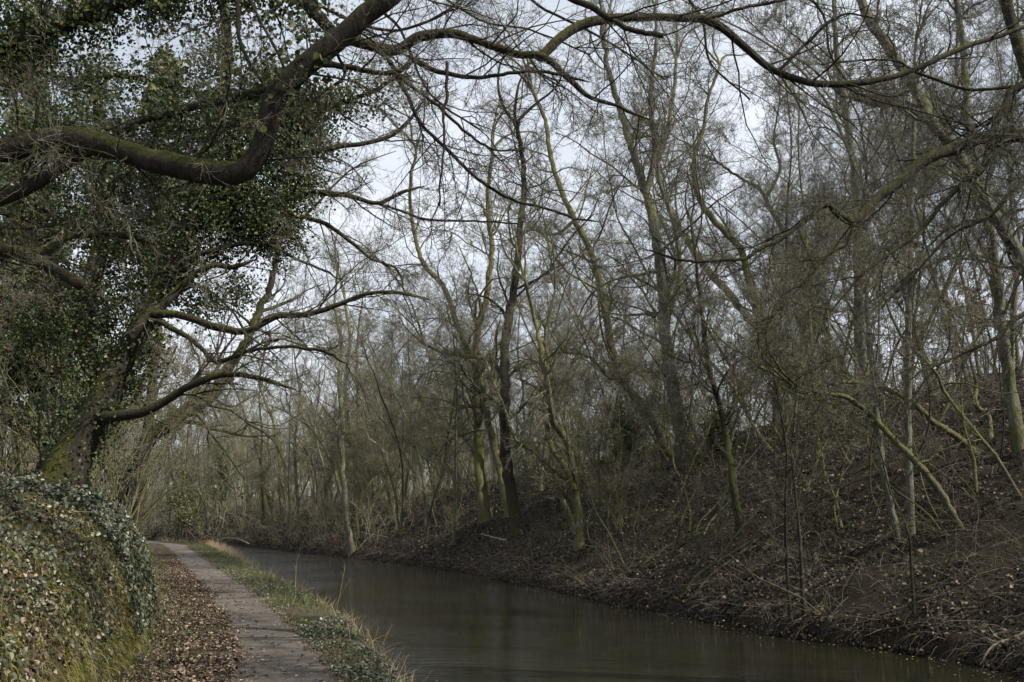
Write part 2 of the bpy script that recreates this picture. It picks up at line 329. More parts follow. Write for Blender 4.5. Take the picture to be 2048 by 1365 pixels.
def stem_from_px(pts, D, r0, r1, base=None, drift=True):
    """pixel polyline at depth D -> world points; radii given in pixels of the photograph"""
    dd = D + (wob(pts, D) if drift else 0) * np.ones(len(pts))
    q = np.array([P(a[0], a[1], d) for a, d in zip(pts, dd)])
    if base is not None: q[0] = base - np.array([0, 0, .25])
    s = smooth(q, 7); s[1:-1] += rng.normal(size=s[1:-1].shape) * r0 / F * D * .10
    t = np.linspace(0, 1, len(s)); return s, (r0 + (r1 - r0) * t) / F * D
def make_tree(name, label, cat, stems, cfg=None, bm=None, tm=None, group=None, flare=True, extra=None):
    base = stems[0][0][0].copy(); root = empty(name, base); tag(root, label, cat, group)
    for j, (p, r) in enumerate(stems):
        r = r.copy()
        if flare and j == 0:
            h = np.linalg.norm(p - p[0], axis=1); r *= 1 + .65 * np.exp(-h / (1.8 * r[0] + .05))
        m = MB(); capped(m, p, r, 10 if r[0] > .04 else 6, 0, .05); m.build('trunk' if j == 0 else 'limb', bm or M_GREY, root, base)
    if cfg is not False:
        m = MB(); crown(m, stems, cfg or {})
        lead = []
        for p, r in stems[:3]:
            d = nrm(p[-1] - p[-6])[None] * .8 + rng.normal(size=(3, 3)) * .45 + np.array([0, 0, .5]); ll = min(4.5, 60 * r[-1] + 1.2)
            a_, ra_ = grow(np.repeat(p[-1:], 3, 0), d, ll * rng.uniform(.7, 1.2, 3), np.full(3, r[-1] * .8), 12, .16, .03, .12); tubes(m, a_, ra_, 6)
            lead += [(a_[i_], ra_[i_]) for i_ in range(3)]
        crown(m, lead, dict(n=(8, 6, 5, 3), tmin=.1, l1=.45, wig=.2)); m.build('crown', [bm or M_GREY, tm or M_TWIG], root, base)
    return root, base

HILL = 'bare trees on the far bank'
def traced(name, label, cat, paths, bm=None, cfg=None, base_px=None, tm=None, D=None):
    """paths: list of (pts, r0, r1), first starts on the ground"""
    b0 = ground_hit(*(base_px or paths[0][0][0])) if D is None else None
    if b0 is None:
        q = P(*paths[0][0][0], D); b0 = np.array([q[0], q[1], height(q[0], q[1])])
    D = b0[1]; st = []
    for j, (pts, r0, r1) in enumerate(paths):
        r0 *= .78; r1 *= .78
        st.append(stem_from_px(pts, D if j == 0 else D + rng.normal() * .1, r0, r1, b0 if j == 0 else None, drift=(j == 0)))
    return make_tree(name, label, cat, st, cfg, bm, tm)[0]

c0 = dict(n=(17, 7, 5, 4), l1=.26, tmin=.25)
c1 = dict(n=(22, 8, 5, 4), l1=.26, tmin=.2)
T = traced
T('alder_tree', 'slender upright tree standing alone at the waterline past the bend, thin limb forking left', 'tree',
  [([(706,1104),(693,1031),(685,931),(685,830),(678,770),(682,690),(670,610),(676,540)], 8, 3), ([(694,1030),(665,931),(640,880),(612,848),(580,830)], 5, 2)], M_GREY, c0)
T('coppiced_tree', 'coppiced tree with several close stems rising behind the slender waterside tree', 'tree',
  [([(714,1012),(712,930),(700,880),(690,780),(700,680),(690,600)], 9, 3), ([(715,1000),(722,930),(716,850),(714,700),(725,600)], 6, 2), ([(718,1000),(740,930),(765,860),(770,760)], 5, 2), ([(712,1000),(745,950),(790,880)], 5, 2)], M_MOSSY, c0)
T('ivy_trunk_tree', 'tall straight tree with dark green trunk, left beside the broad dark trunk', 'tree',
  [([(975,1040),(960,956),(958,880),(953,805),(951,730),(956,660),(975,580),(983,498),(975,400),(985,300)], 15, 5)], M_MOSSY, c1)
T('dark_trunk_tree', 'broad dark smooth trunk rising straight up the middle of the far bank', 'tree',
  [([(1038,1058),(1014,931),(1009,805),(1011,680),(1025,590),(1040,480),(1047,350),(1035,260)], 16, 6)], M_DARK, c1)
T('crooked_tree', 'crooked mossy tree bending left above the water with a long arching limb', 'tree',
  [([(1018,1030),(1000,940),(985,880),(968,800),(955,745),(925,680),(889,578),(854,538),(839,508),(824,440),(820,380),(832,300)], 11, 4), ([(975,815),(990,750),(975,720),(930,712),(885,705),(850,690)], 8, 3), ([(1000,770),(1040,735),(1090,720),(1130,700)], 5, 2)], M_MOSSY, c1)
T('mossy_twin_tree', 'mossy tree of several crossing stems leaning left from the dark waterside bank', 'tree',
  [([(1160,1095),(1155,1030),(1150,961),(1132,880),(1107,845),(1097,780),(1082,705),(1070,640),(1050,560)], 13, 4), ([(1150,1070),(1130,1010),(1102,951),(1072,906),(1032,881),(1010,820),(985,760)], 8, 3), ([(1148,980),(1128,930),(1103,895),(1092,830),(1108,755),(1090,680),(1110,580)], 9, 3)], M_MOSSY, c1)
T('leaning_mossy_tree', 'long leaning tree with a sunlit mossy lower trunk curving left up to the sky', 'tree',
  [([(1345,915),(1298,830),(1252,770),(1225,700),(1205,590),(1183,508),(1148,438),(1118,368),(1098,300),(1090,240),(1065,180)], 12, 5), ([(1240,750),(1217,755),(1180,715),(1130,705)], 6, 3), ([(1150,440),(1110,470),(1060,460),(1020,480)], 5, 2)], M_MOSSY, c1)
T('tall_grey_tree', 'tallest pale grey trunk, thickest in the centre of the sky, forking near the top', 'tree',
  [([(1375,925),(1350,800),(1332,680),(1324,560),(1307,448),(1292,388),(1267,309),(1242,224),(1218,140),(1203,60)], 18, 6), ([(1292,388),(1310,300),(1300,200),(1312,90),(1310,10)], 9, 4), ([(1335,640),(1360,540),(1345,440),(1317,350),(1325,260)], 8, 3)], M_GREY, c1)
T('swaying_tree', 'bare tree with an S shaped trunk just right of the tallest grey trunk', 'tree',
  [([(1645,800),(1590,730),(1524,668),(1460,590),(1405,528),(1355,448),(1330,394),(1315,339),(1330,279),(1345,199),(1352,120)], 12, 5)], M_GREY, c1)
T('bowed_tree', 'bowed tree with a mossy lower trunk leaning left over the slope', 'tree',
  [([(1690,840),(1610,745),(1545,690),(1500,570),(1479,498),(1425,438),(1395,388),(1387,324),(1407,259),(1415,199),(1440,130)], 13, 4)], M_MOSSY, c1)
T('forked_tree', 'thin crooked tree branching beneath the bare hanging limb on the right', 'tree',
  [([(1720,800),(1680,720),(1640,640),(1584,498),(1544,423),(1519,379),(1484,359),(1434,324)], 9, 3), ([(1530,400),(1560,340),(1548,280),(1560,200)], 5, 2)], M_DARK, c1)
T('straight_grey_tree', 'straight grey trunk rising full height behind the hanging dark limb', 'tree',
  [([(1745,830),(1722,700),(1715,560),(1713,448),(1703,299),(1688,209),(1673,100),(1668,0)], 13, 6)], M_GREY, c1)
T('straight_bank_tree', 'straight thin trunk sunlit down one edge, right of the close pair on the slope', 'tree',
  [([(1822,1075),(1816,880),(1816,680),(1820,520),(1824,398),(1828,249),(1830,100)], 10, 4)], M_GREY, c0)
T('curved_bank_tree', 'thin trunk curving at its foot, left one of the close pair on the slope', 'tree',
  [([(1803,1078),(1776,990),(1764,930),(1754,830),(1738,680),(1732,560),(1722,450),(1735,330)], 10, 4)], M_GREY, c0)
T('bent_sapling', 'pale bent stem slanting from the right edge up towards the left', 'tree',
  [([(2052,992),(1995,920),(1952,865),(1892,790),(1867,740),(1802,670),(1770,600)], 6, 3)], M_MOSSY, dict(n=(10, 6, 4, 2), l1=.25))
T('creeping_tree', 'mossy trunk snaking up the slope behind the close pair, pale broken limb at its tip', 'tree',
  [([(1930,1052),(1880,985),(1832,925),(1782,875),(1742,830),(1696,797),(1650,788),(1601,784)], 10, 5)], M_MOSSY, dict(n=(10, 6, 4, 3), l1=.22, tmin=.3))
T('arched_tree', 'mossy trunk arching low over the leaf slope towards the left', 'tree',
  [([(1965,905),(1927,885),(1867,845),(1817,800),(1731,767),(1651,770),(1611,787)], 10, 4)], M_MOSSY, dict(n=(10, 6, 4, 3), l1=.25, tmin=.3))
T('right_edge_tree', 'thick dark upright trunk near the right edge crossed by the big leaning trunk', 'tree',
  [([(2046,905),(2022,780),(2007,680),(1992,548),(1977,448),(1957,349),(1937,239),(1927,100),(1912,0)], 17, 8)], M_GREY, c1)
T('big_leaning_tree', 'big smooth trunk leaning left from the right edge to the top of the frame', 'tree',
  [([(2230,860),(2140,690),(2048,528),(1987,428),(1942,359),(1907,299),(1863,244),(1828,174),(1778,100),(1733,30),(1700,-60)], 21, 11), ([(1860,240),(1800,215),(1735,205),(1680,190)], 9, 4)], M_GREY, c1)
T('stump_foot_tree', 'thin tree growing from a dark swollen foot above the sunlit grass patch', 'tree',
  [([(1484,1074),(1466,961),(1455,896),(1440,810),(1420,745),(1410,680),(1400,600),(1390,500)], 11, 4)], M_DARK, c0)
T('waterside_sapling', 'thin dark sapling at the water edge, left of two side by side', 'sapling',
  [([(1583,1242),(1573,1131),(1571,1006),(1573,906),(1560,820)], 5, 2)], M_DARK, dict(n=(9, 5, 4, 2), l1=.25, tmin=.15))
T('waterside_sapling', 'slightly thicker sapling at the water edge, right of two side by side', 'sapling',
  [([(1608,1236),(1603,1130),(1600,1080),(1590,980),(1582,900)], 6, 2)], M_DARK, dict(n=(9, 5, 4, 2), l1=.25, tmin=.15))
T('dark_sapling', 'dark sapling below the close pair of trunks on the shaded slope', 'sapling',
  [([(1828,1235),(1822,1130),(1815,1060),(1780,980),(1760,900)], 4, 2)], M_DARK, dict(n=(9, 5, 4, 2), l1=.25, tmin=.15))
T('thin_pale_sapling', 'thin sunlit wavering stem on the leaf slope near the right edge', 'sapling',
  [([(1952,990),(1947,920),(1928,855),(1922,780),(1925,700)], 5, 2)], M_MOSSY, dict(n=(8, 5, 4, 2), l1=.25, tmin=.3))
T('kinked_sapling', 'short mossy kinked stem on the leaf slope under the thick right edge trunk', 'sapling',
  [([(1977,882),(1977,835),(1952,810),(1952,770),(1940,720)], 9, 3)], M_MOSSY, dict(n=(8, 5, 4, 2), l1=.25, tmin=.3))
# far end of the canal
for k, (lab, pts, r0, bm_) in enumerate([
  ('pale sunlit thin tree leaning left over the end of the path', [(401,1058),(385,1000),(362,965),(345,900),(330,850)], 5, M_GREY),
  ('second pale leaning stem right beside the leaning one over the path end', [(420,1062),(410,1010),(390,970),(372,930),(365,880)], 4, M_GREY),
  ('dark forked tree in the green gap at the end of the canal', [(366,1052),(358,1010),(348,965),(340,930),(335,860)], 7, M_DARK),
  ('short pale trunk standing left in the green gap at the path end', [(338,1050),(340,1010),(338,970),(330,940),(334,880)], 4, M_GREY),
  ('thin tree with a bright stem above the undercut bank, beneath the arching twigs', [(568,1046),(562,1000),(560,930),(548,850),(520,770),(530,700)], 7, M_MOSSY),
  ('upright dark thin tree near the undercut bank', [(529,1055),(526,1000),(522,930),(524,870),(518,800)], 5, M_DARK),
  ('thin slanting tree midway along the far bank left of the black stump', [(552,1045),(535,990),(520,920),(498,850),(470,780)], 5, M_MOSSY),
  ('straight thin tree immediately left of the black stump', [(600,1040),(592,960),(590,880),(600,800),(590,720)], 5, M_GREY),
  ('thin upright tree rising between the black stump and the slender waterside tree', [(652,1062),(650,1000),(648,940),(630,860),(640,780)], 4, M_GREY)]):
    T('thin_tree', lab, 'tree', [(pts, r0, 2)], bm_, dict(n=(12, 7, 5, 3), l1=.28, tmin=.3))

# ------------------------------------------------------------------ near limbs
def near_tree(name, label, stems, limbs, bm, cfg, cfg_limb, base, pale=()):
    """stems: world polylines; limbs: pixel polylines (pts, D, r0px, r1px)"""
    root = empty(name, base); tag(root, label, 'tree'); allst = []
    for j, (p, r) in enumerate(stems):
        m = MB(); capped(m, p, r, 14, 0, .04); m.build('trunk', bm, root, base)
    for (pts, D, r0, r1) in limbs:
        p, r = stem_from_px(pts, D, r0, r1, drift=False); d0 = D if np.isscalar(D) else D[0]
        r = r * (1 + .06 * np.sin(np.linspace(0, len(pts) * 1.7, len(r)) + r0))
        if r0 > 4 and name != 'x': r = r * (1 - .6 * np.clip((np.linspace(0, 1, len(r)) - .9) / .1, 0, 1) ** 2 * (0 if (r0, r1) in ((8, 6), (19, 12)) else 1))
        if r0 > 8:
            K_ = len(p) * 3; p2 = resample(p, K_); r2 = np.interp(np.linspace(0, 1, K_), np.linspace(0, 1, len(r)), r)
            for _ in range(3): p2[2:-2] = (p2[:-4] + p2[1:-3] + p2[2:-2] + p2[3:-1] + p2[4:]) / 5
            r2 = r2 * (1 + .022 * np.convolve(rng.normal(size=K_ + 8), np.ones(9) / 3, 'valid'))
        else: p2, r2 = p, r
        m = MB(); capped(m, p2, r2, 18 if r0 > 8 else 8, 0, .006); m.build('limb', bm, root, base); allst.append((p, r))
    m = MB()
    for s, (pts, D, r0, r1) in zip(allst, limbs):
        Lw = np.linalg.norm(np.diff(s[0], axis=0), axis=1).sum(); q = dict(cfg_limb); k = max(.5, Lw / 3.0)
        q['n'] = (max(3, int(q['n'][0] * k)),) + tuple(q['n'][1:]); q['lens'] = q.get('lens', 3.) * (1 if r0 > 5 else .75)
        crown(m, [s], q)
    m.build('crown', [bm, M_TWIG], root, base)
    return root, base, allst

def DP(pts, a, b_):   # depth running from a to b along the polyline
    return np.linspace(a, b_, len(pts))
def lim(pts, a, r0, r1, b_=None): return (pts, DP(pts, a, b_ if b_ is not None else a) if True else a, r0, r1)
_old = stem_from_px
def stem_from_px(pts, D, r0, r1, base=None, drift=True):
    if np.isscalar(D): return _old(pts, D, r0, r1, base, drift)
    q = np.array([P(a[0], a[1], d) for a, d in zip(pts, D)]); s = smooth(q, 7); dm = s[:, 1]
    s[1:-1] += rng.normal(size=s[1:-1].shape) * r0 / F * D[0] * .05
    if r0 < 14:
        k_ = np.convolve(np.ones(5) / 2.2, [1]); s[2:-2] += np.stack([np.convolve(rng.normal(size=len(s)), k_, 'same') for _ in range(3)], 1)[2:-2] * 1.5 / F * D[0]
    return s, (r0 + (r1 - r0) * np.linspace(0, 1, len(s))) / F * dm

# oak on the left bank, trunk outside the frame, limbs reaching across the top
tb = np.array([-6.9, 7.6, height(-6.9, 7.6) - .2])
hub = P(-420, 300, 8.0)
trunk = smooth([tb, tb + (.1, .05, 1.2), (hub + tb) / 2 + (.15, 0, .3), hub, hub + (.2, .1, 1.6), hub + (.4, .3, 3.4), hub + (.7, .4, 5.5)], 6)
tr = np.linspace(.36, .16, len(trunk)) * (1 + .6 * np.exp(-np.linspace(0, 8, len(trunk))))
h1 = 7.6
limbs_oak = [
 lim([(-420,330),(-200,310),(-60,300),(0,303),(60,291),(150,280),(224,297),(299,319),(374,336),(433,347),(485,342),(520,300),(538,239),(556,184),(600,142),(664,90),(730,30),(790,-18),(860,-90),(960,-200)], 8.0, 28, 22, 7.4),
 lim([(-430,120),(-200,160),(-60,125),(0,92),(75,62),(175,30),(225,8),(330,-25),(480,-50),(560,-25),(620,15),(664,62),(715,84),(770,98),(802,98),(835,74),(900,66),(950,80),(1030,108),(1085,114),(1130,150),(1174,192),(1230,212),(1300,240)], 8.6, 29, 4, 8.2),
 lim([(1078,116),(1103,90),(1138,65),(1193,40),(1247,35),(1347,37),(1405,40),(1449,60),(1499,105),(1554,144),(1624,167),(1733,164),(1833,137),(1922,95),(2022,65),(2120,20)], 8.3, 11, 4, 9.5),
 lim([(1020,-60),(1090,-25),(1148,0),(1198,22),(1242,50),(1282,66),(1327,72)], 7.8, 8, 6),
 lim([(-400,380),(-180,430),(-50,415),(0,399),(60,374),(115,339),(165,309),(215,288)], 8.0, 18, 13),
 lim([(552,180),(510,188),(473,194),(399,212),(299,240),(230,272),(160,290)], 7.9, 12, 5, 8.6),
 lim([(-410,420),(-180,470),(-60,487),(0,499),(60,516),(115,543),(163,572)], 8.0, 19, 12, 7.8),
 lim([(20,505),(90,503),(118,480),(164,468),(249,472),(330,490)], 7.9, 11, 5, 8.8),
 lim([(470,-60),(473,0),(478,60),(493,115),(525,166)], 7.6, 5, 4),
 lim([(490,-40),(498,0),(548,90),(572,150)], 7.7, 3, 3),
 lim([(640,128),(700,136),(749,143),(800,143),(820,124),(822,104)], 8.1, 7, 5),
 lim([(824,118),(879,145),(949,156),(1028,146),(1098,144),(1180,165)], 8.1, 6, 3),
 lim([(735,92),(779,125),(809,179),(834,234),(879,289),(949,349),(1023,399),(1123,428),(1200,445)], 8.1, 5, 2.5, 8.8),
 lim([(799,154),(859,199),(924,259),(988,299),(1048,299)], 8.1, 4, 2),
 lim([(894,125),(894,190),(884,224),(886,299),(879,413)], 7.9, 4, 2),
 lim([(760,-60),(860,-20),(960,40),(1060,60),(1180,110)], 8.5, 3, 2),
 lim([(1405,40),(1470,20),(1560,0),(1640,-40)], 8.6, 4, 3),
 lim([(560,-60),(640,10),(700,40),(800,60),(900,20),(960,-40)], 8.8, 4, 3),
 lim([(1554,144),(1600,100),(1650,50),(1690,30),(1760,40)], 8.9, 4, 2),
    lim([(664,95),(690,150),(640,190),(600,230)], 7.8, 4, 2),
    lim([(-380,-100),(0,-210),(400,-230),(800,-200),(1150,-230),(1500,-190),(1850,-230)], 8.4, 26, 7, 9.8),
    lim([(560,-190),(800,-120),(1050,-150),(1300,-90),(1500,-110)], 8.8, 8, 4, 9.5),
    lim([(900,-190),(1000,-60),(1090,20),(1230,90),(1330,160)], 9, 4, 2),
    lim([(1250,-220),(1320,-80),(1400,30),(1420,120),(1500,200)], 9.3, 4, 2),
    lim([(1500,-190),(1560,-60),(1640,20),(1660,110),(1720,200)], 9.6, 4, 2),
    lim([(650,-200),(700,-40),(800,60),(860,190),(960,260)], 8.6, 4, 2),
]
oak, oakb, oakst = near_tree('oak_tree', 'old mossy tree on the near left bank with a thick elbowed limb crossing the view', [(trunk, tr)], limbs_oak, M_OAK, None,
    dict(fine=.5, cap=.010, n=(9, 8, 6, 3), lens=3.4, l1=.45, tmin=.22, up=.0, trop=-.012, ang=.85, wig=.12), tb)

# ivy-clad tree on the left bank
b1 = P(108, 975, 13.6); b1[2] = height(b1[0], b1[1]) - .2
st1 = smooth([b1, P(150, 900, 13.7), P(190, 830, 13.7), P(228, 750, 13.8), P(262, 690, 13.9), P(330, 560, 14), P(385, 430, 14), P(410, 330, 14), P(440, 220, 14), P(455, 100, 14), P(440, -40, 14)], 6)
r1_ = np.linspace(34, 9, len(st1)) / F * 13.8; r1_ *= 1 + .7 * np.exp(-np.linspace(0, 12, len(r1_)))
limbs_ivy = [
 lim([(215,800),(170,700),(175,600),(205,480),(215,360),(200,230),(170,120)], 14.2, 22, 8),
 lim([(262,672),(300,630),(329,608),(364,573),(399,543),(433,530),(463,533),(510,520)], 13.6, 10, 4),
 lim([(300,625),(345,632),(399,642),(433,657),(498,662),(548,637),(622,630),(675,612),(729,588),(799,585),(860,600)], 13.6, 9, 3, 13),
 lim([(185,835),(235,832),(281,825),(331,800),(381,770),(452,750),(527,758),(592,780)], 13.6, 12, 3, 13),
 lim([(300,640),(330,650),(381,680),(417,710),(437,725),(482,710),(552,695),(640,700),(697,730)], 13.6, 6, 3, 13),
 lim([(400,400),(470,390),(540,405),(590,395),(620,383),(660,386),(719,398),(759,408),(809,383),(849,373)], 13.8, 10, 3),
 lim([(759,408),(784,418),(849,438),(949,443),(1038,448)], 13.8, 3, 2),
 lim([(420,310),(500,305),(580,305),(650,299),(729,289),(799,264),(849,199)], 13.8, 9, 3),
 lim([(430,260),(520,240),(600,239),(660,215),(710,195),(770,170),(800,150)], 13.9, 9, 4),
 lim([(380,440),(450,440),(540,425),(600,433),(675,463),(734,513),(794,543),(809,588)], 13.8, 7, 2),
 lim([(340,540),(420,500),(520,490),(600,520),(680,560)], 13.7, 6, 2),
 lim([(430,200),(330,170),(240,150),(150,160),(60,140)], 14.2, 9, 3),
 lim([(210,470),(120,430),(40,400),(-60,360)], 14.2, 9, 4),
]
ivy, ivyb, ivyst = near_tree('ivy_clad_tree', 'leaning tree smothered in dark ivy at the top of the left bank', [(st1, r1_)], limbs_ivy, M_OAK, None,
    dict(fine=.75, cap=.017, n=(9, 7, 6, 3), lens=3.2, l1=.45, tmin=.25, up=.0, trop=-.015, ang=.75, wig=.12), ivyb if False else b1)

def ivy_on(paths, dens, spread, size, mb_):
    """leaf clusters round world polylines"""
    for p, r in paths:
        L_ = np.linalg.norm(np.diff(p, axis=0), axis=1).sum(); nc = int(L_ * dens); q = resample(p, 60)
        k = rng.integers(0, 60, nc); c = q[k] + rng.normal(size=(nc, 3)) * spread * np.array([1, 1, 1.2])
        for cc, s_ in zip(c, rng.uniform(.06, .2, nc)):
            m_ = rng.integers(10, 30); leaves(mb_, cc + rng.normal(size=(m_, 3)) * s_ * np.array([1, 1, 1.1]), size)
def ivy_mass(lst, mb_, size=.038, per=2.7):
    for (px, py, rp_, D) in lst:
        R_ = rp_ / F * D; c0_ = P(px, py, D); nc = int(per * 26 * (rp_ / 80) ** 2)
        v = nrm(rng.normal(size=(nc, 3))) * (rng.uniform(.1, 1, nc)[:, None] ** .6) * R_; v[:, 1] *= .9
        for cc, s_ in zip(c0_ + v, rng.uniform(.06, .17, nc)):
            m_ = rng.integers(18, 60); leaves(mb_, cc + rng.normal(size=(m_, 3)) * s_, size, droop=.5)
m = MB()
ivy_on([(st1[:int(len(st1) * .75)], None), (ivyst[0][0], None)], 70, .2, .04, m)
for i_, n_ in ((5, .55), (7, .5), (8, 1), (11, .9), (12, 1), (9, .4)):
    p_ = ivyst[i_][0]; ivy_on([(p_[:int(len(p_) * n_)], None)], 44, .15, .043, m)
ivy_mass([(450,250,95,14),(600,240,70,14),(430,430,110,14.2),(545,470,75,14),(590,350,60,14),(330,520,100,14.3),(250,430,110,14.6),(200,600,90,14.4),(110,430,90,14.8),
          (90,250,95,14.8),(430,120,55,14),(240,740,60,14),(185,840,50,13.9),(480,590,45,13.8),(380,330,90,14.3),(520,180,60,14),(330,260,80,14.6),(200,350,90,14.8),(40,330,90,15),(120,560,70,14.6),(60,660,70,14.6),
          (560,420,60,13.8),(500,330,90,14.2),(610,215,45,13.9),(665,210,30,13.9),(715,192,22,13.9),(590,290,60,14),(520,250,70,14),(470,400,90,14.2),(640,300,40,14),(410,600,45,14)], m)
m.build('ivy', M_IVY, ivy, b1)
m = MB()
ivy_on([(oakst[1][0][10:75], None)], 85, .13, .036, m); ivy_on([(oakst[5][0], None)], 50, .09, .04, m); ivy_on([(oakst[0][0][14:32], None)], 8, .12, .04, m); ivy_on([(oakst[0][0][92:101], None)], 40, .1, .05, m)
ivy_mass([(60,50,70,8.6),(190,15,60,8.6),(330,10,50,8.6),(455,20,45,8.6),(20,150,50,8.6),(60,250,40,8.4)], m, .034, 2.8)
m.build('ivy', M_IVY, oak, tb)

# tree leaning over the right, outside the frame: dark hanging limbs
rb = np.array([8.3, 11.2, height(8.3, 11.2) - .2]); rh = P(2420, 250, 10.6)
rtr = smooth([rb, rb + (.05, 0, 1.5), (rb + rh) / 2, rh, rh + (-.3, 0, 2), rh + (-.5, .3, 4.5)], 7)
limbs_r = [
 lim([(2420,330),(2230,280),(2120,262),(2048,271),(1987,274),(1932,288),(1873,309),(1838,329),(1798,364),(1748,403),(1708,443),(1680,430),(1650,402)], 10.6, 18, 9, 9.8),
 lim([(1655,405),(1644,412),(1624,430),(1579,468),(1524,498),(1484,518),(1425,525),(1360,520),(1300,500)], 9.8, 6, 2.5, 9.6),
 lim([(2400,60),(2200,110),(2100,140),(2048,168),(2017,189),(1997,239),(1977,289),(1962,344),(1912,379),(1858,443),(1838,468),(1798,498),(1738,533),(1690,590),(1650,640)], 10.4, 12, 2, 9.6),
 lim([(2300,300),(2150,250),(2075,190),(2042,110),(2025,50),(2005,-20),(1990,-90)], 10.5, 16, 11),
 lim([(1708,446),(1690,488),(1648,518),(1595,580),(1540,640)], 9.8, 4, 1.5),
 lim([(2200,270),(2048,364),(1982,428),(1898,473),(1820,560),(1760,620)], 10.2, 5, 2),
 lim([(2200,560),(2048,628),(1997,672),(1950,700),(1880,728),(1820,760)], 10.2, 5, 2),
    lim([(2350,-150),(2100,-230),(1800,-200),(1500,-240)], 10.6, 16, 5, 10),
    lim([(2060,170),(1950,180),(1850,150),(1790,120),(1720,120),(1640,130)], 10.2, 4, 2),
]
right, rbb, rst = near_tree('overhanging_tree', 'dark tree outside the right edge whose crooked bare limbs hang into the view', [(rtr, np.linspace(.3, .14, len(rtr)))], limbs_r, M_DARK, None,
    dict(fine=.6, cap=.012, n=(14, 8, 6, 3), lens=2.8, l1=.42, tmin=.1, up=.0, trop=-.01, ang=.85, wig=.14), rb)

# trunk leaning across the path further on
b2 = P(232, 960, 27); b2[2] = height(b2[0], b2[1]) - .2
p, r = stem_from_px([(232,965),(290,890),(341,845),(391,812),(427,788),(452,750),(492,680),(520,620),(545,560),(560,480)], 27., 17, 5, b2)
make_tree('leaning_path_tree', 'dark trunk leaning right over the path beyond the ivy tree', 'tree', [(p, r)], dict(n=(22, 8, 5, 3), l1=.35, tmin=.25, up=0), M_DARK)

# ------------------------------------------------------------------ prototypes for the wood
def proto(name, Ht, r0, bm, tm, cfg, nst=1, lean=.12, wig=.07):
    stems = []
    for s in range(nst):
        d = rng.normal(size=(1, 3)) * (lean if nst == 1 else .3) + np.array([[0, 0, 1.]])
        p, r = grow(np.array([[rng.normal() * .08 * (nst > 1), rng.normal() * .08 * (nst > 1), -.3]]), d, np.array([Ht * rng.uniform(.8, 1.1)]), np.array([r0 * rng.uniform(.7, 1)]), 12, wig, .07, .2)
        stems.append((smooth(p[0], 3), np.interp(np.linspace(0, 1, 34), np.linspace(0, 1, 12), r[0])))
    root, _ = make_tree(name, None, 'tree', stems, cfg, bm, tm); return root
protos = [proto('grey_wood_tree', 13, .09, M_GREY, M_TWIG, dict(n=(26, 9, 6, 4), l1=.27, tmin=.25, up=.25)),
          proto('grey_wood_tree', 15, .11, M_GREY, M_TWIG, dict(n=(28, 9, 6, 4), l1=.24, tmin=.3, up=.3), wig=.1),
          proto('mossy_wood_tree', 11, .08, M_MOSSY, M_TWIG, dict(n=(24, 9, 6, 4), l1=.3, tmin=.25, up=.2), wig=.13, lean=.25),
          proto('mossy_wood_tree', 12, .08, M_MOSSY, M_FARTINT, dict(n=(12, 8, 6, 4), l1=.28, tmin=.25, up=.25), nst=3, wig=.08),
          proto('dark_wood_tree', 14, .10, M_DARK, M_TWIG, dict(n=(26, 9, 6, 4), l1=.27, tmin=.2, up=.2), wig=.12),
          proto('leaning_wood_tree', 13, .075, M_MOSSY, M_TWIG, dict(n=(26, 9, 6, 4), l1=.25, tmin=.3, up=.3), lean=.5, wig=.09),
          proto('pole_tree', 14, .06, M_GREY, M_TWIG, dict(n=(24, 8, 6, 4), l1=.2, tmin=.35, up=.35), lean=.1, wig=.05),
          proto('red_twigged_tree', 9, .09, M_GREY, M_TWIGR, dict(n=(16, 9, 7, 4), l1=.38, tmin=.15, up=.2), nst=2, wig=.1)]
sap = [proto('bare_sapling', 4.5, .022, M_DARK, M_TWIG, dict(n=(7, 4, 3, 2), l1=.3, tmin=.2, up=.15), nst=1, wig=.12, lean=.4),
       proto('bare_sapling', 6, .03, M_MOSSY, M_TWIG, dict(n=(7, 4, 3, 2), l1=.26, tmin=.3, up=.15), nst=1, wig=.11, lean=.5),
       proto('bare_sapling', 5, .024, M_GREY, M_TWIGR, dict(n=(5, 4, 3, 2), l1=.3, tmin=.2, up=.1), nst=2, wig=.12)]
sparse = [proto('sparse_shade_tree', 14, .1, M_GREY, M_TWIG, dict(n=(9, 5, 4, 2), l1=.25, tmin=.3, up=.2), lean=.1)]  # few twigs, for the unseen trees added to shade the path
shr = [proto('hazel_shrub', 3.2, .022, M_GREY, M_TWIGR, dict(n=(5, 4, 3, 2), l1=.4, tmin=.1, up=.2), nst=8, wig=.1),
       proto('hazel_shrub', 2.4, .018, M_MOSSY, M_TWIG, dict(n=(5, 4, 3, 2), l1=.4, tmin=.1, up=.1), nst=7, wig=.15),
       proto('hazel_shrub', 4.2, .026, M_MOSSY, M_TWIGR, dict(n=(5, 4, 3, 2), l1=.35, tmin=.15, up=.2), nst=7, wig=.1)]
used = set()
def put(pl, k, x, y, s, label, group, cat='tree'):
    z = float(height(x, y)); o = pl[k]
    if id(o) in used: o = copy_tree(o, (x, y, z), random.uniform(0, 6.28), s)
    else: used.add(id(o)); o.location = (x, y, z); o.rotation_euler = (0, 0, random.uniform(0, 6.28)); o.scale = (s, s, s)
    tag(o, label, cat, group)
def visible(x, y, z, m=120):
    px = 1024 + F * x / (y * cp + (z - CAM_H) * sp); return -m < px < 2048 + m
KL = ['slender grey bare tree in the dense wood on the far bank', 'slender grey bare tree in the dense wood on the far bank', 'thin moss stained bare tree in the dense wood on the far bank', 'clump of thin moss stained stems in the wood on the far bank', 'dark bare tree in the dense wood on the far bank', 'leaning mossy thin tree in the dense wood on the far bank', 'pole thin straight tree in the dense wood on the far bank', 'low bushy tree with reddish brown twigs in the wood on the far bank']
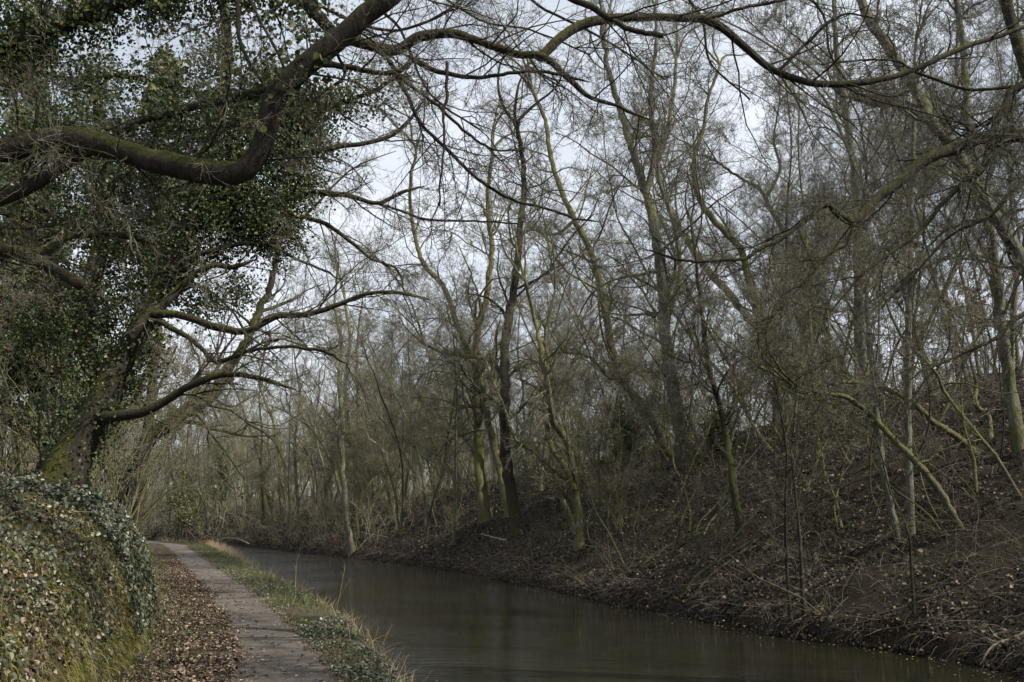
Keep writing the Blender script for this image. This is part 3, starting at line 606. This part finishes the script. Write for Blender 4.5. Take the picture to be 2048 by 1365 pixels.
cnt = 0; taken = []
while cnt < 235:
    y = random.uniform(20, 130) if random.random() < .8 else random.uniform(60, 150); d = random.uniform(1.2, 34) if y < 60 else random.uniform(.6, 45); x = float(watR(y)) + d
    if not visible(x, y, 3, 60) or any((x - a) ** 2 + (y - b_) ** 2 < 4.0 for a, b_ in taken): continue
    if y < 42 and d < 9: continue
    k = random.choices(range(8), [4, 4, 4, 3, 3, 6 if d > 6 else 0, 7, 2 if y > 55 else 0])[0]; put(protos, k, x, y, random.uniform(.75, 1.15), KL[k], ['grey trees of the far wood', 'grey trees of the far wood', 'mossy trees of the far wood', 'mossy stem clumps of the far wood', 'dark trees of the far wood', 'leaning trees of the far wood', 'pole trees of the far wood', 'reddish bushy trees of the far wood'][k]); taken.append((x, y)); cnt += 1
for k, (x, y, s_) in enumerate([(9.3, 6.2, 1), (10.2, 2.2, 1), (11.5, 5.2, 1), (9, .3, .9), (12.8, 1.6, 1.1), (15.5, 2.5, 1.1)]):  # added out of view so their branches stripe the path with shadow
    put(sparse, 0, x, y, s_, 'unseen sparsely branched tree added beyond the right edge to shade the path', 'unseen sparse trees added for shade')
cnt = 0
while cnt < 46:
    y = random.uniform(14.5, 36); x = float(watR(y)) + .4 + 13 * random.random() ** 1.3
    if not visible(x, y, 2, 30): continue
    put(sap, cnt % 3, x, y, random.uniform(.6, 1.2), ['thin dark bare sapling on the near slope of the far bank', 'thin mossy leaning sapling on the near slope of the far bank', 'thin twin stemmed grey sapling on the near slope of the far bank'][cnt % 3], ['dark saplings on the slope', 'mossy saplings on the slope', 'twin saplings on the slope'][cnt % 3], 'sapling'); cnt += 1
cnt = 0
while cnt < 14:   # trees under the open sky left of centre
    y = random.uniform(45, 90); x = (random.uniform(560, 960) - 1024) / F * y
    if x < watR(y) + 1 or any((x - a) ** 2 + (y - b_) ** 2 < 2.0 for a, b_ in taken): continue
    k = random.choice([0, 1, 6]); put(protos, k, x, y, random.uniform(.9, 1.2), KL[k], ['grey trees of the far wood', 'grey trees of the far wood', 'pole trees of the far wood'][[0, 1, 6].index(k)]); taken.append((x, y)); cnt += 1
cnt = 0
while cnt < 34:   # thin trees high on the near part of the slope
    y = random.uniform(15, 40); x = float(watR(y)) + random.uniform(7, 24)
    if not visible(x, y, 5, 40) or x / y < .18 or any((x - a) ** 2 + (y - b_) ** 2 < 2.0 for a, b_ in taken): continue
    k = random.choice([5, 6, 6]); put(protos, k, x, y, random.uniform(.85, 1.25), KL[k], ['leaning trees of the far wood', 'pole trees of the far wood'][k - 5]); taken.append((x, y)); cnt += 1
cnt = 0
while cnt < 42:   # left bank
    y = random.uniform(16, 120); d = random.uniform(2.5, 22); x = float(wallF(y)) - d
    if not visible(x, y, 3, 150) or any((x - a) ** 2 + (y - b_) ** 2 < 4.5 for a, b_ in taken): continue
    k = random.choices(range(8), [1, 1, 3, 4, 2, 3, 3, 6])[0]; put(protos, k, x, y, random.uniform(.7, 1.05), 'bare tree in the thicket behind the left bank', 'trees behind the left bank'); taken.append((x, y)); cnt += 1
cnt = 0
while cnt < 70:
    y = random.uniform(26, 100); d = random.uniform(2.0, 18); x = float(watR(y)) + d
    if not visible(x, y, 1, 40): continue
    put(shr, random.randrange(3), x, y, random.uniform(.6, 1.2), 'bare many stemmed shrub among the trees on the far bank', 'bare shrubs on the far bank', 'shrub'); cnt += 1
for k, (x, y, s_) in enumerate([(9.5, 4.5, .9), (11, 7.5, 1), (13.5, 4, .9), (16, 8, 1), (12, 0, .8)]):  # more unseen trees, added to cast shade across the near path
    put(protos, [6, 5, 6, 6, 5][k], x, y, s_, 'unseen bare tree added beyond the right edge to shade the path', 'unseen trees added for shade')
for k, (y, d) in enumerate([(15, 1.6), (16.5, .9), (18, 1.2), (20, .7), (22, 1.1), (24, .6), (26.5, .9), (29, .6), (32, .8), (36, .7), (41, .6), (47, .6), (54, .6), (19, 3), (23, 3), (28, 3), (14, 3.5)]):
    put(shr, k % 3, float(wallF(y)) - d, y, random.uniform(.7, 1.15), 'brown twiggy shrub arching over the path from the left bank', 'twiggy shrubs along the left bank', 'shrub')

# ------------------------------------------------------------------ ground cover
def nz(x, y, e=.05):
    gx = (height(x + e, y) - height(x - e, y)) / (2 * e); gy = (height(x, y + e) - height(x, y - e)) / (2 * e)
    return nrm(np.stack([-gx, -gy, np.ones_like(gx)], -1))
def on_wall(n, y0, y1, t0, t1):
    """points spread evenly over the bank profile by its own length"""
    y = y0 + (y1 - y0) * rng.uniform(0, 1, n) ** 1.5; s = np.concatenate([[0], np.cumsum(np.hypot(np.diff(WPX), np.diff(WPZ)))])
    u = rng.uniform(t0, t1, n); tx = np.interp(u, s, WPX); x = wallF(y) - tx
    return x, y, height(x, y)
# ivy and dead leaves over the left bank
x, y, z = on_wall(130000, 4.5, 60, .0, 6.0); f = bump(x, y + z * 2, 1.3, 6); fz = np.clip(z / 1.2, 0, 1)
keep = (f + .8 * fz - .42 > rng.normal(size=len(x)) * .16); m = MB()
nn = nz(x, y)[keep]; c = np.stack([x, y, z], -1)[keep] + nn * rng.uniform(.01, .1, (keep.sum(), 1)); leaves(m, c, .032 * (1 + .35 * rng.normal(size=len(c)).clip(-1.5, 2)), 0, nn, .45, .4)
x, y, z = on_wall(26000, 12, 60, .3, 3.); nn = nz(x, y); c = np.stack([x, y, z], -1) + nn * rng.uniform(.02, .16, (len(x), 1)); leaves(m, c, .05, 0, nn, .6)
tag(m.build('ground_ivy', M_IVYG), 'glossy ivy spreading over the steep left bank', 'ivy', kind='stuff')
m = MB(); x, y, z = on_wall(60000, 4.5, 40, .5, 5.5); f = bump(x, y, 1.1, 12); k = (f > rng.normal(size=len(x)) * .2 - .0); nn = nz(x, y)[k]
leaves(m, np.stack([x, y, z], -1)[k] + nn * rng.uniform(.01, .07, (k.sum(), 1)), .036, 0, nn, .3)
n_ = 34000; y = 8 + 42 * rng.uniform(0, 1, n_) ** 1.6; a, b_ = wallF(y), pathL(y); u = rng.beta(1.6, 1.3, n_); x = a + (b_ + .12 + .15 * bump(y * 0, y, 2.5, 1) - a) * u; z = height(x, y) + .015
k = bump(x, y, 1.4, 2) + .55 - u * .5 > rng.normal(size=n_) * .3
leaves(m, np.stack([x, y, z + rng.uniform(0, .03, n_)], -1)[k], .038, (0), np.tile([[0, 0, 1.]], (k.sum(), 1)), .45)
n_ = 1500; y = 8 + 50 * rng.uniform(0, 1, n_) ** 1.4; x = pathL(y) + (pathR(y) - pathL(y)) * rng.beta(.7, 1.6, n_)
leaves(m, np.stack([x, y, height(x, y) + .025], -1), .045, 0, np.tile([[0, 0, 1.]], (n_, 1)), .75)
n_ = 14000; y = 8 + 60 * rng.uniform(0, 1, n_) ** 1.5; sd_ = rng.uniform(0, 1, n_) < .5; x = np.where(sd_, pathL(y) + .09 * np.sin(y * 2.1), pathR(y)) + rng.normal(size=n_) * .1
leaves(m, np.stack([x, y, height(x, y) + .02], -1), .024, 0, np.tile([[0, 0, 1.]], (n_, 1)), .5)
tag(m.build('leaf_litter', M_LITTER), 'dry brown leaves on the left bank and along the path edge', 'leaf litter', kind='stuff')
# moss and grass trailing down the bank face
m = MB(); x, y, z = on_wall(60000, 4.5, 26, 0, 2.2); f = bump(x * .4, y * 1.6, 1.5, 16); k = (f > rng.normal(size=len(x)) * .3 + .0)
c = np.stack([x, y, z], -1)[k]; nn = nz(x, y)[k]; nK = len(c)
d = nn * 1.0 + rng.normal(size=(nK, 3)) * .35; pp, _ = grow(c, d, rng.uniform(.06, .2, nK), np.ones(nK), 4, .12, -.75)
side = nrm(np.cross(d, rng.normal(size=(nK, 3)))); wd = np.array([1, .9, .6, .1])[None, :, None] * .004
V = np.stack([pp - side[:, None] * wd, pp + side[:, None] * wd], 2).reshape(-1, 3); i = np.arange(nK)[:, None] * 8 + np.arange(3)[None] * 2
m.add(V, np.stack([i, i + 1, i + 3, i + 2], -1).reshape(-1, 4)); tag(m.build('trailing_moss', M_MOSSB), 'yellow green moss trailing down the face of the left bank', 'moss', kind='stuff')
m = MB(); x, y, z = on_wall(260, 6, 26, .4, 4); n_ = len(x); nn = nz(x, y)
p, r = grow(np.stack([x, y, z], -1), nn * .6 + rng.normal(size=(n_, 3)) * .7, rng.uniform(.25, 1.0, n_), rng.uniform(.0015, .004, n_), 8, .14, -.28); tubes(m, p, r, 3)
a, ra = spawn(p, r, 2, .2, .8, .5, 5, .2, -.2, .1, .7, .0015); tubes(m, a, ra, 3)
x, y, z = on_wall(2400, 6, 26, .2, 1.9); k = bump(x, y * 2, 1.2, 9) > .15; x, y, z = x[k], y[k], z[k]; nK = len(x); p, r = grow(np.stack([x, y, z], -1), nz(x, y) * .7 + rng.normal(size=(nK, 3)) * .3, rng.uniform(.1, .38, nK), np.full(nK, .0013), 6, .1, -.55); tubes(m, p, r, 3)
tag(m.build('bank_stems', M_DRYG), 'dry trailing grass and twigs hanging down the left bank', 'dry grass', kind='stuff')
# verge
def verge(n, y0, y1, u0, u1, pw=1.6):
    y = y0 + (y1 - y0) * rng.uniform(0, 1, n) ** pw; a, b_ = pathR(y), watL(y); x = a + (b_ - a) * rng.uniform(u0, u1, n); return x, y, height(x, y)
m = MB(); x, y, z = verge(46000, 8, 80, -.12, .97); k = bump(x, y, 1.3, 7) - .1 > rng.normal(size=len(x)) * .3
blades(m, np.stack([x, y, z], -1)[k], .085, .007, .5); 
x, y, z = verge(9000, 20, 85, .1, 1.); blades(m, np.stack([x, y, z], -1), .16, .011, .5)
n_ = 9000; y = 9 + 55 * rng.uniform(0, 1, n_) ** 1.3; x = wallF(y) + np.abs(rng.normal(size=n_)) * .35; blades(m, np.stack([x, y, height(x, y)], -1), .12, .008, .6)
tag(m.build('grass', M_GRASS), 'short grass along the strip between path and canal', 'grass', kind='stuff')
m = MB(); x, y, z = verge(30000, 8, 45, -.1, 1.0); k = bump(x, y, 1.6, 1) - .3 > rng.normal(size=len(x)) * .2; c = np.stack([x, y, z + rng.uniform(.01, .07, len(x))], -1)[k]
leaves(m, c, .04, 0, np.tile([[0, 0, 1.]], (len(c), 1)), .5); tag(m.build('verge_ivy', M_IVYG), 'low ivy and nettles on the grass strip by the canal', 'ground cover', kind='stuff')
m = MB(); x, y, z = verge(2600, 9, 85, .72, 1.08, 1.3); k = bump(x * .3, y, 1.8, 9) > .05 + rng.normal(size=len(x)) * .2; x, y, z = x[k], y[k], z[k]; blades(m, np.stack([x, y, np.maximum(z, WZ)], -1), rng.uniform(.2, .45), .006, .5, K=6, trop=-.05)
x, y, z = verge(1500, 45, 90, .6, 1.05, 1.); blades(m, np.stack([x, y, np.maximum(z, WZ)], -1), .5, .012, .4, K=6, trop=-.05)
tag(m.build('dry_grass', M_STRAW), 'dead straw coloured grass stems along the water edge', 'dry grass', kind='stuff')
# individual tall dry stems
for k, (px, py, lab, hh, ln) in enumerate([(590,1200,'tall thin upright dry stem standing on the canal verge', 1.55, .02), (655,1245,'dry reed arching right over the water from the verge', 1.1, .35),
                    (668,1240,'tall dry stem leaning right beside the arching reed', 1.3, .18), (600,1190,'short dry stem slanting right behind the tall upright one', .5, .8), (745,1335,'dead seed head stalk on the near corner of the verge', .7, .45), (700,1290,'short upright dead stalk left of the seed head stalk on the verge', .45, .1), (500,1150,'dry stem standing midway along the verge before the shining far water', .8, .1)]):
    q = PG(px, py, -.05); m = MB(); p, r = grow(q[None], np.array([[ln, .1, 1.]]), np.array([hh * .72]), np.array([.004]), 9, .05, -.03 * (1 + 2 * ln)); tubes(m, p, r, 5)
    a, ra = spawn(p, r, 7, .5, .5, .16, 4, .15, 0, .1, .6, .0015); tubes(m, a, ra, 3)
    o = m.build('dry_stem', M_STRAW, None, q); tag(o, lab, 'dry stem', 'tall dry stems on the canal verge')
# far bank: litter, twigs, brambles
def hill(n, y0, y1, d0, d1, pw=1.5, dp=1.2):
    y = y0 + (y1 - y0) * rng.uniform(0, 1, n) ** pw; x = watR(y) + d0 + (d1 - d0) * rng.uniform(0, 1, n) ** dp; return x, y, height(x, y)
m = MB(); x, y, z = hill(130000, 11, 120, .1, 17, 1.8); k = bump(x, y, .9, 10) + .25 > rng.normal(size=len(x)) * .2; nn = nz(x, y)[k]
leaves(m, np.stack([x, y, z + rng.uniform(.01, .05, len(x))], -1)[k], .042 + .0012 * y[k], 0, nn, .5)
n_ = 22000; y = 11 + 60 * rng.uniform(0, 1, n_) ** 1.6; x = watR(y) + rng.uniform(-.12, .35, n_); z = np.maximum(height(x, y), WZ + .02); k = bump(x * .2, y, 2.2, 3) + .1 > rng.normal(size=n_) * .3
leaves(m, np.stack([x, y, z + rng.uniform(.0, .08, n_)], -1)[k], .045)
tag(m.build('fallen_leaves', M_LITTERD), 'brown leaves in a shade-darkened colour covering the wooded slope of the far bank', 'leaf litter', kind='stuff')
m = MB(); x, y, z = hill(17000, 11, 95, .3, 17); k = bump(x, y, .8, 4) - .05 > rng.normal(size=len(x)) * .2; x, y, z = x[k], y[k], z[k]; n_ = len(x)
p, r = grow(np.stack([x, y, z], -1), rng.normal(size=(n_, 3)) * .8 + np.array([-.3, 0, .8]), rng.uniform(.4, 2.2, n_), rng.uniform(.003, .009, n_), 6, .2, -.1); tubes(m, p, r, 4)
a, ra = spawn(p, r, 3, .2, .8, .5, 5, .2, -.05, .1, .7, .0025); tubes(m, a, ra, 3)
tag(m.build('undergrowth', M_TWIGD), 'tangle of bare brambles and twigs on the far bank slope', 'undergrowth', kind='stuff')
m = MB(); x, y, z = hill(900, 12, 60, .0, 2.2, 1.3, 1.); n_ = len(x)
p, r = grow(np.stack([x, y, z], -1), rng.normal(size=(n_, 3)) * .7 + np.array([-.8, -.1, .5]), rng.uniform(.3, 1.1, n_), rng.uniform(.002, .006, n_), 6, .2, -.12); tubes(m, p, r, 3)
x, y, z = hill(5000, 12, 75, .1, 3.5, 1.4, 1.); blades(m, np.stack([x, y, z], -1), .28, .006, .8, K=5, trop=-.22)
x, y, z = hill(4000, 11, 75, .08, .6, 1.5, 1.); k = bump(x * .2, y, 1.6, 6) > rng.normal(size=len(x)) * .3; x, y, z = x[k], y[k], z[k]; p, r = grow(np.stack([x, y, z], -1), rng.normal(size=(len(x), 3)) * .4 + np.array([-.9, -.1, .2]), rng.uniform(.15, .6, len(x)), rng.uniform(.0015, .004, len(x)), 6, .15, -.3); tubes(m, p, r, 3)
tag(m.build('bank_grass', M_TWIGR), 'dead grass and pale twigs hanging over the far water edge', 'dry grass', kind='stuff')
m = MB(); x, y, z = hill(12000, 14, 90, .1, 8, 1.3, 1.3); k = bump(x, y, .5, 14) > .25; nn = nz(x, y)[k]
leaves(m, np.stack([x, y, z + rng.uniform(.01, .12, len(x))], -1)[k], .04, 0, nn, .3); x, y, z = hill(9000, 16, 40, 1.5, 4, 1, 1); blades(m, np.stack([x, y, z], -1), .14, .007, .6)
tag(m.build('slope_greenery', M_GRASS), 'patches of low green plants on the far bank', 'ground cover', kind='stuff')

# fallen branches, stump, beech leaves
def fallen(name, lab, pts, D, r0, r1, mat_, twigs=6):
    p, r = stem_from_px(pts, float(D), r0, r1, drift=False); z = height(p[:, 0], p[:, 1]); p[:, 2] = np.maximum(p[:, 2], z + .02)
    m = MB(); capped(m, p, r, 7, 0, .05)
    if twigs: a, ra = spawn(resample(p, 12)[None], np.interp(np.linspace(0, 1, 12), np.linspace(0, 1, len(r)), r)[None], twigs, .4, .7, .3, 5, .2, 0, .1, .5, .003); tubes(m, a, ra, 4)
    tag(m.build(name, mat_, None, p[0]), lab, 'branch')
for lab, pts, r0, r1, mm_ in [('pale forked dead branch sticking up over the far water edge', [(1165,1165),(1130,1148),(1098,1130)], 1.4, .7, M_GREY),
   ('long pale dead branch lying flat along the far water edge', [(1135,1164),(1180,1162),(1220,1163)], 1.5, 1, M_GREY),
   ('thick dark fallen limb slanting up the shaded slope', [(1290,1140),(1350,1100),(1400,1065)], 4, 3, M_DARK),
   ('pale curved dead branch reaching over the water beyond the path end', [(500,1090),(480,1080),(455,1077),(434,1081)], 2.2, 1.2, M_PALE),
   ('mossy log lying in front of the coppiced stems', [(790,1060),(806,1048),(812,1036)], 3, 2, M_MOSSY),
   ('pale crooked twig branch lying below the broad dark trunk', [(1012,1082),(985,1075),(962,1068)], 2.5, 1.2, M_PALE),
   ('thin dark branch dipping into the water at lower right', [(2060,1270),(1990,1290),(1960,1330)], 3, 1.5, M_PALE)]:
    b_ = ground_hit(*pts[0]); fallen('fallen_branch', lab, pts, min(b_[1], 110), r0, r1, mm_)
q = ground_hit(607, 1050); m = MB(); p = smooth([q - (0, 0, .3), q + (0, 0, .35), q + (.08, 0, .8), q + (.3, 0, 1.1)], 4); capped(m, p, np.linspace(.55, .16, len(p)), 10, 0, .15)
a, ra = spawn(resample(p, 8)[None], np.full((1, 8), .2), 9, .1, 1.2, .6, 5, .3, -.2, 0, .3, .02); tubes(m, a, ra, 5)
tag(m.build('tree_stump', M_DARK, None, q), 'black upturned stump on top of the undercut bank', 'stump')
for k, (px, py, lab) in enumerate([(1960,612,'young beech holding orange dead leaves high on the right slope'), (672,1085,'small beech bush with rusty leaves by the slender waterside tree')]):
    D = 34 if k == 0 else ground_hit(px, py + 8)[1]; c_ = P(px, py, D); b_ = np.array([c_[0], c_[1], float(height(c_[0], c_[1])) - .1]); hgt = max(c_[2] - b_[2], .5) * 1.25
    stems = []
    for s in range(2 if k == 0 else 5):
        p, r = grow(b_[None], np.array([[random.gauss(0, .2), random.gauss(0, .2), 1.]]), np.array([hgt]), np.array([.035 if k == 0 else .012]), 9, .08, .05); stems.append((p[0], r[0]))
    root = empty('beech_sapling', b_); tag(root, lab, 'sapling'); m = MB()
    for p, r in stems: tubes(m, p[None], r[None], 6)
    m.build('stem', M_GREY, root, b_); m = MB(); a, a2, a3 = crown(m, stems, dict(n=(10, 5, 4, 0), l1=.35, tmin=.5 if k == 0 else .2, up=0)); m.build('crown', [M_GREY, M_TWIG], root, b_)
    m = MB(); v = a3.reshape(-1, 3); v = v[rng.integers(0, len(v), 700 if k == 0 else 160)]; leaves(m, v + rng.normal(size=v.shape) * .05, .075); m.build('foliage', M_ORANGE, root, b_)
# evergreen holly behind the left bank
for k, (px, py, rp_, D, lab) in enumerate([(90, 700, 150, 20, 'dark holly filling the left edge behind the ivy tree'), (60, 150, 210, 22, 'tall olive green evergreen behind the oak at upper left'), (330, 170, 110, 25, 'tall narrow evergreen showing between the upper left boughs'), (365, 985, 40, 95, 'green leafy bush glowing at the end of the canal'), (440,960,60,100,'dark green evergreen right of the leaning pale stems at the canal end'), (1245,900,75,42,'dark low evergreen scrub right behind the mossy crossing stems'), (1440,900,60,36,'dark evergreen scrub behind the thin tree with the swollen foot')]):
    c_ = P(px, py, D); R_ = rp_ / F * D; x_, y_ = c_[0], c_[1]; b_ = np.array([x_, y_, float(height(x_, y_)) - .2]); root = empty('holly_tree', b_); tag(root, lab, 'evergreen')
    p = smooth([b_, (b_ + c_) / 2 + (.2, .1, 0), c_, c_ + (0, 0, R_ * .8)], 5); r = np.linspace(.14, .04, len(p)); m = MB(); capped(m, p, r, 8, 0, .03); m.build('trunk', M_DARK, root, b_)
    m = MB(); a, a2, a3 = crown(m, [(p, r)], dict(n=(26, 6, 4, 0), lens=R_, l1=.9, tmin=.25)); m.build('crown', [M_DARK, M_TWIG], root, b_)
    m = MB(); v = a3.reshape(-1, 3); v = v[rng.integers(0, len(v), 900 if k > 4 else 5200 if D < 50 else 600)]
    for rep in range(3): leaves(m, v + rng.normal(size=v.shape) * (.13 if D < 50 else .35), .085 if D < 50 else .16)
    m.build('foliage', M_GRASS if k in (1, 2, 3) else M_IVY, root, b_)

# distant wood closing the view
m = MB(); n_ = 750; y = rng.uniform(60, 190, n_); side = rng.uniform(0, 1, n_) < .72
x = np.where(side, watR(y) + rng.uniform(2, 80, n_), wallF(y) - rng.uniform(2, 40, n_)); k = (np.abs(x / y) < .62); x, y = x[k], y[k]
far2 = rng.uniform(0, 1, len(x)) < 0
z = height(x, y) - .2; n_ = len(x)
p, r = grow(np.stack([x, y, z], -1), rng.normal(size=(n_, 3)) * .12 + np.array([0, 0, 1.]), rng.uniform(7, 15, n_), rng.uniform(.06, .14, n_), 8, .07, .05, .2); tubes(m, p, r, 5)
a, ra = spawn(p, r, 12, .08, .8, .28, 5, .2, .04, .2, .5, .012); tubes(m, a, ra, 3, 1); a, ra = spawn(a, ra, 7, .1, .8, .55, 5, .22, .03, .15, .6, .009); tubes(m, a, ra, 3, 1); a, ra = spawn(a, ra, 4, .1, .8, .5, 3, .22, .03, .15, .6, .006); tubes(m, a, ra, 3, 1)
tag(m.build('distant_wood', [M_GREY, M_FARTINT]), 'bare wood closing the view behind the bends of the canal', 'wood', kind='stuff')
m = MB(); n_ = 9000; y = rng.uniform(55, 170, n_); side = rng.uniform(0, 1, n_) < .75; x = np.where(side, watR(y) + .3 + 45 * rng.uniform(0, 1, n_) ** 1.5, wallF(y) - rng.uniform(.2, 20, n_)); k = np.abs(x / y) < .6; x, y = x[k], y[k]; n_ = len(x)
p, r = grow(np.stack([x, y, height(x, y)], -1), rng.normal(size=(n_, 3)) * .5 + np.array([0, 0, 1.]), rng.uniform(.8, 3.2, n_), rng.uniform(.008, .016, n_), 6, .15, -.05); tubes(m, p, r, 3)
a, ra = spawn(p, r, 5, .1, .8, .45, 4, .2, 0, .1, .7, .006); tubes(m, a, ra, 3)
tag(m.build('distant_brush', M_FARTINT), 'brush paled for haze and sun on the banks at the far end of the canal', 'undergrowth', kind='stuff')

# air: haze volume, switched off; the far twig colour holds the fade
HAZE = 0
if HAZE:
    xa, xb, ya, yb, za, zb = -260, 200, -40, 262, -4, 45
    V = [(x, y, z) for x in (xa, xb) for y in (ya, yb) for z in (za, zb)]
    m = MB(); m.add(V, [[0, 1, 3, 2], [4, 6, 7, 5], [0, 4, 5, 1], [2, 3, 7, 6], [0, 2, 6, 4], [1, 5, 7, 3]])
    mh = bpy.data.materials.new('haze'); mh.use_nodes = True; n = mh.node_tree.nodes; n.clear(); v = n.new('ShaderNodeVolumePrincipled'); o_ = n.new('ShaderNodeOutputMaterial')
    v.inputs['Color'].default_value = (.85, .88, .92, 1); v.inputs['Density'].default_value = HAZE; mh.node_tree.links.new(v.outputs[0], o_.inputs['Volume'])
    tag(m.build('haze', mh, smooth=False), kind='stuff')

m = MB(); n_ = 1400; y = 11 + 50 * rng.uniform(0, 1, n_) ** 1.5; sd_ = rng.uniform(0, 1, n_) < .75; x = np.where(sd_, watR(y) - np.abs(rng.normal(size=n_)) * .35, watL(y) + np.abs(rng.normal(size=n_)) * .2 + .05)
leaves(m, np.stack([x, y, np.full(n_, WZ + .008)], -1), .04, 0, np.tile([[0, 0, 1.]], (n_, 1)), .95)
tag(m.build('floating_leaves', M_LITTER), 'dead leaves floating along the edges of the canal', 'leaf litter', kind='stuff')
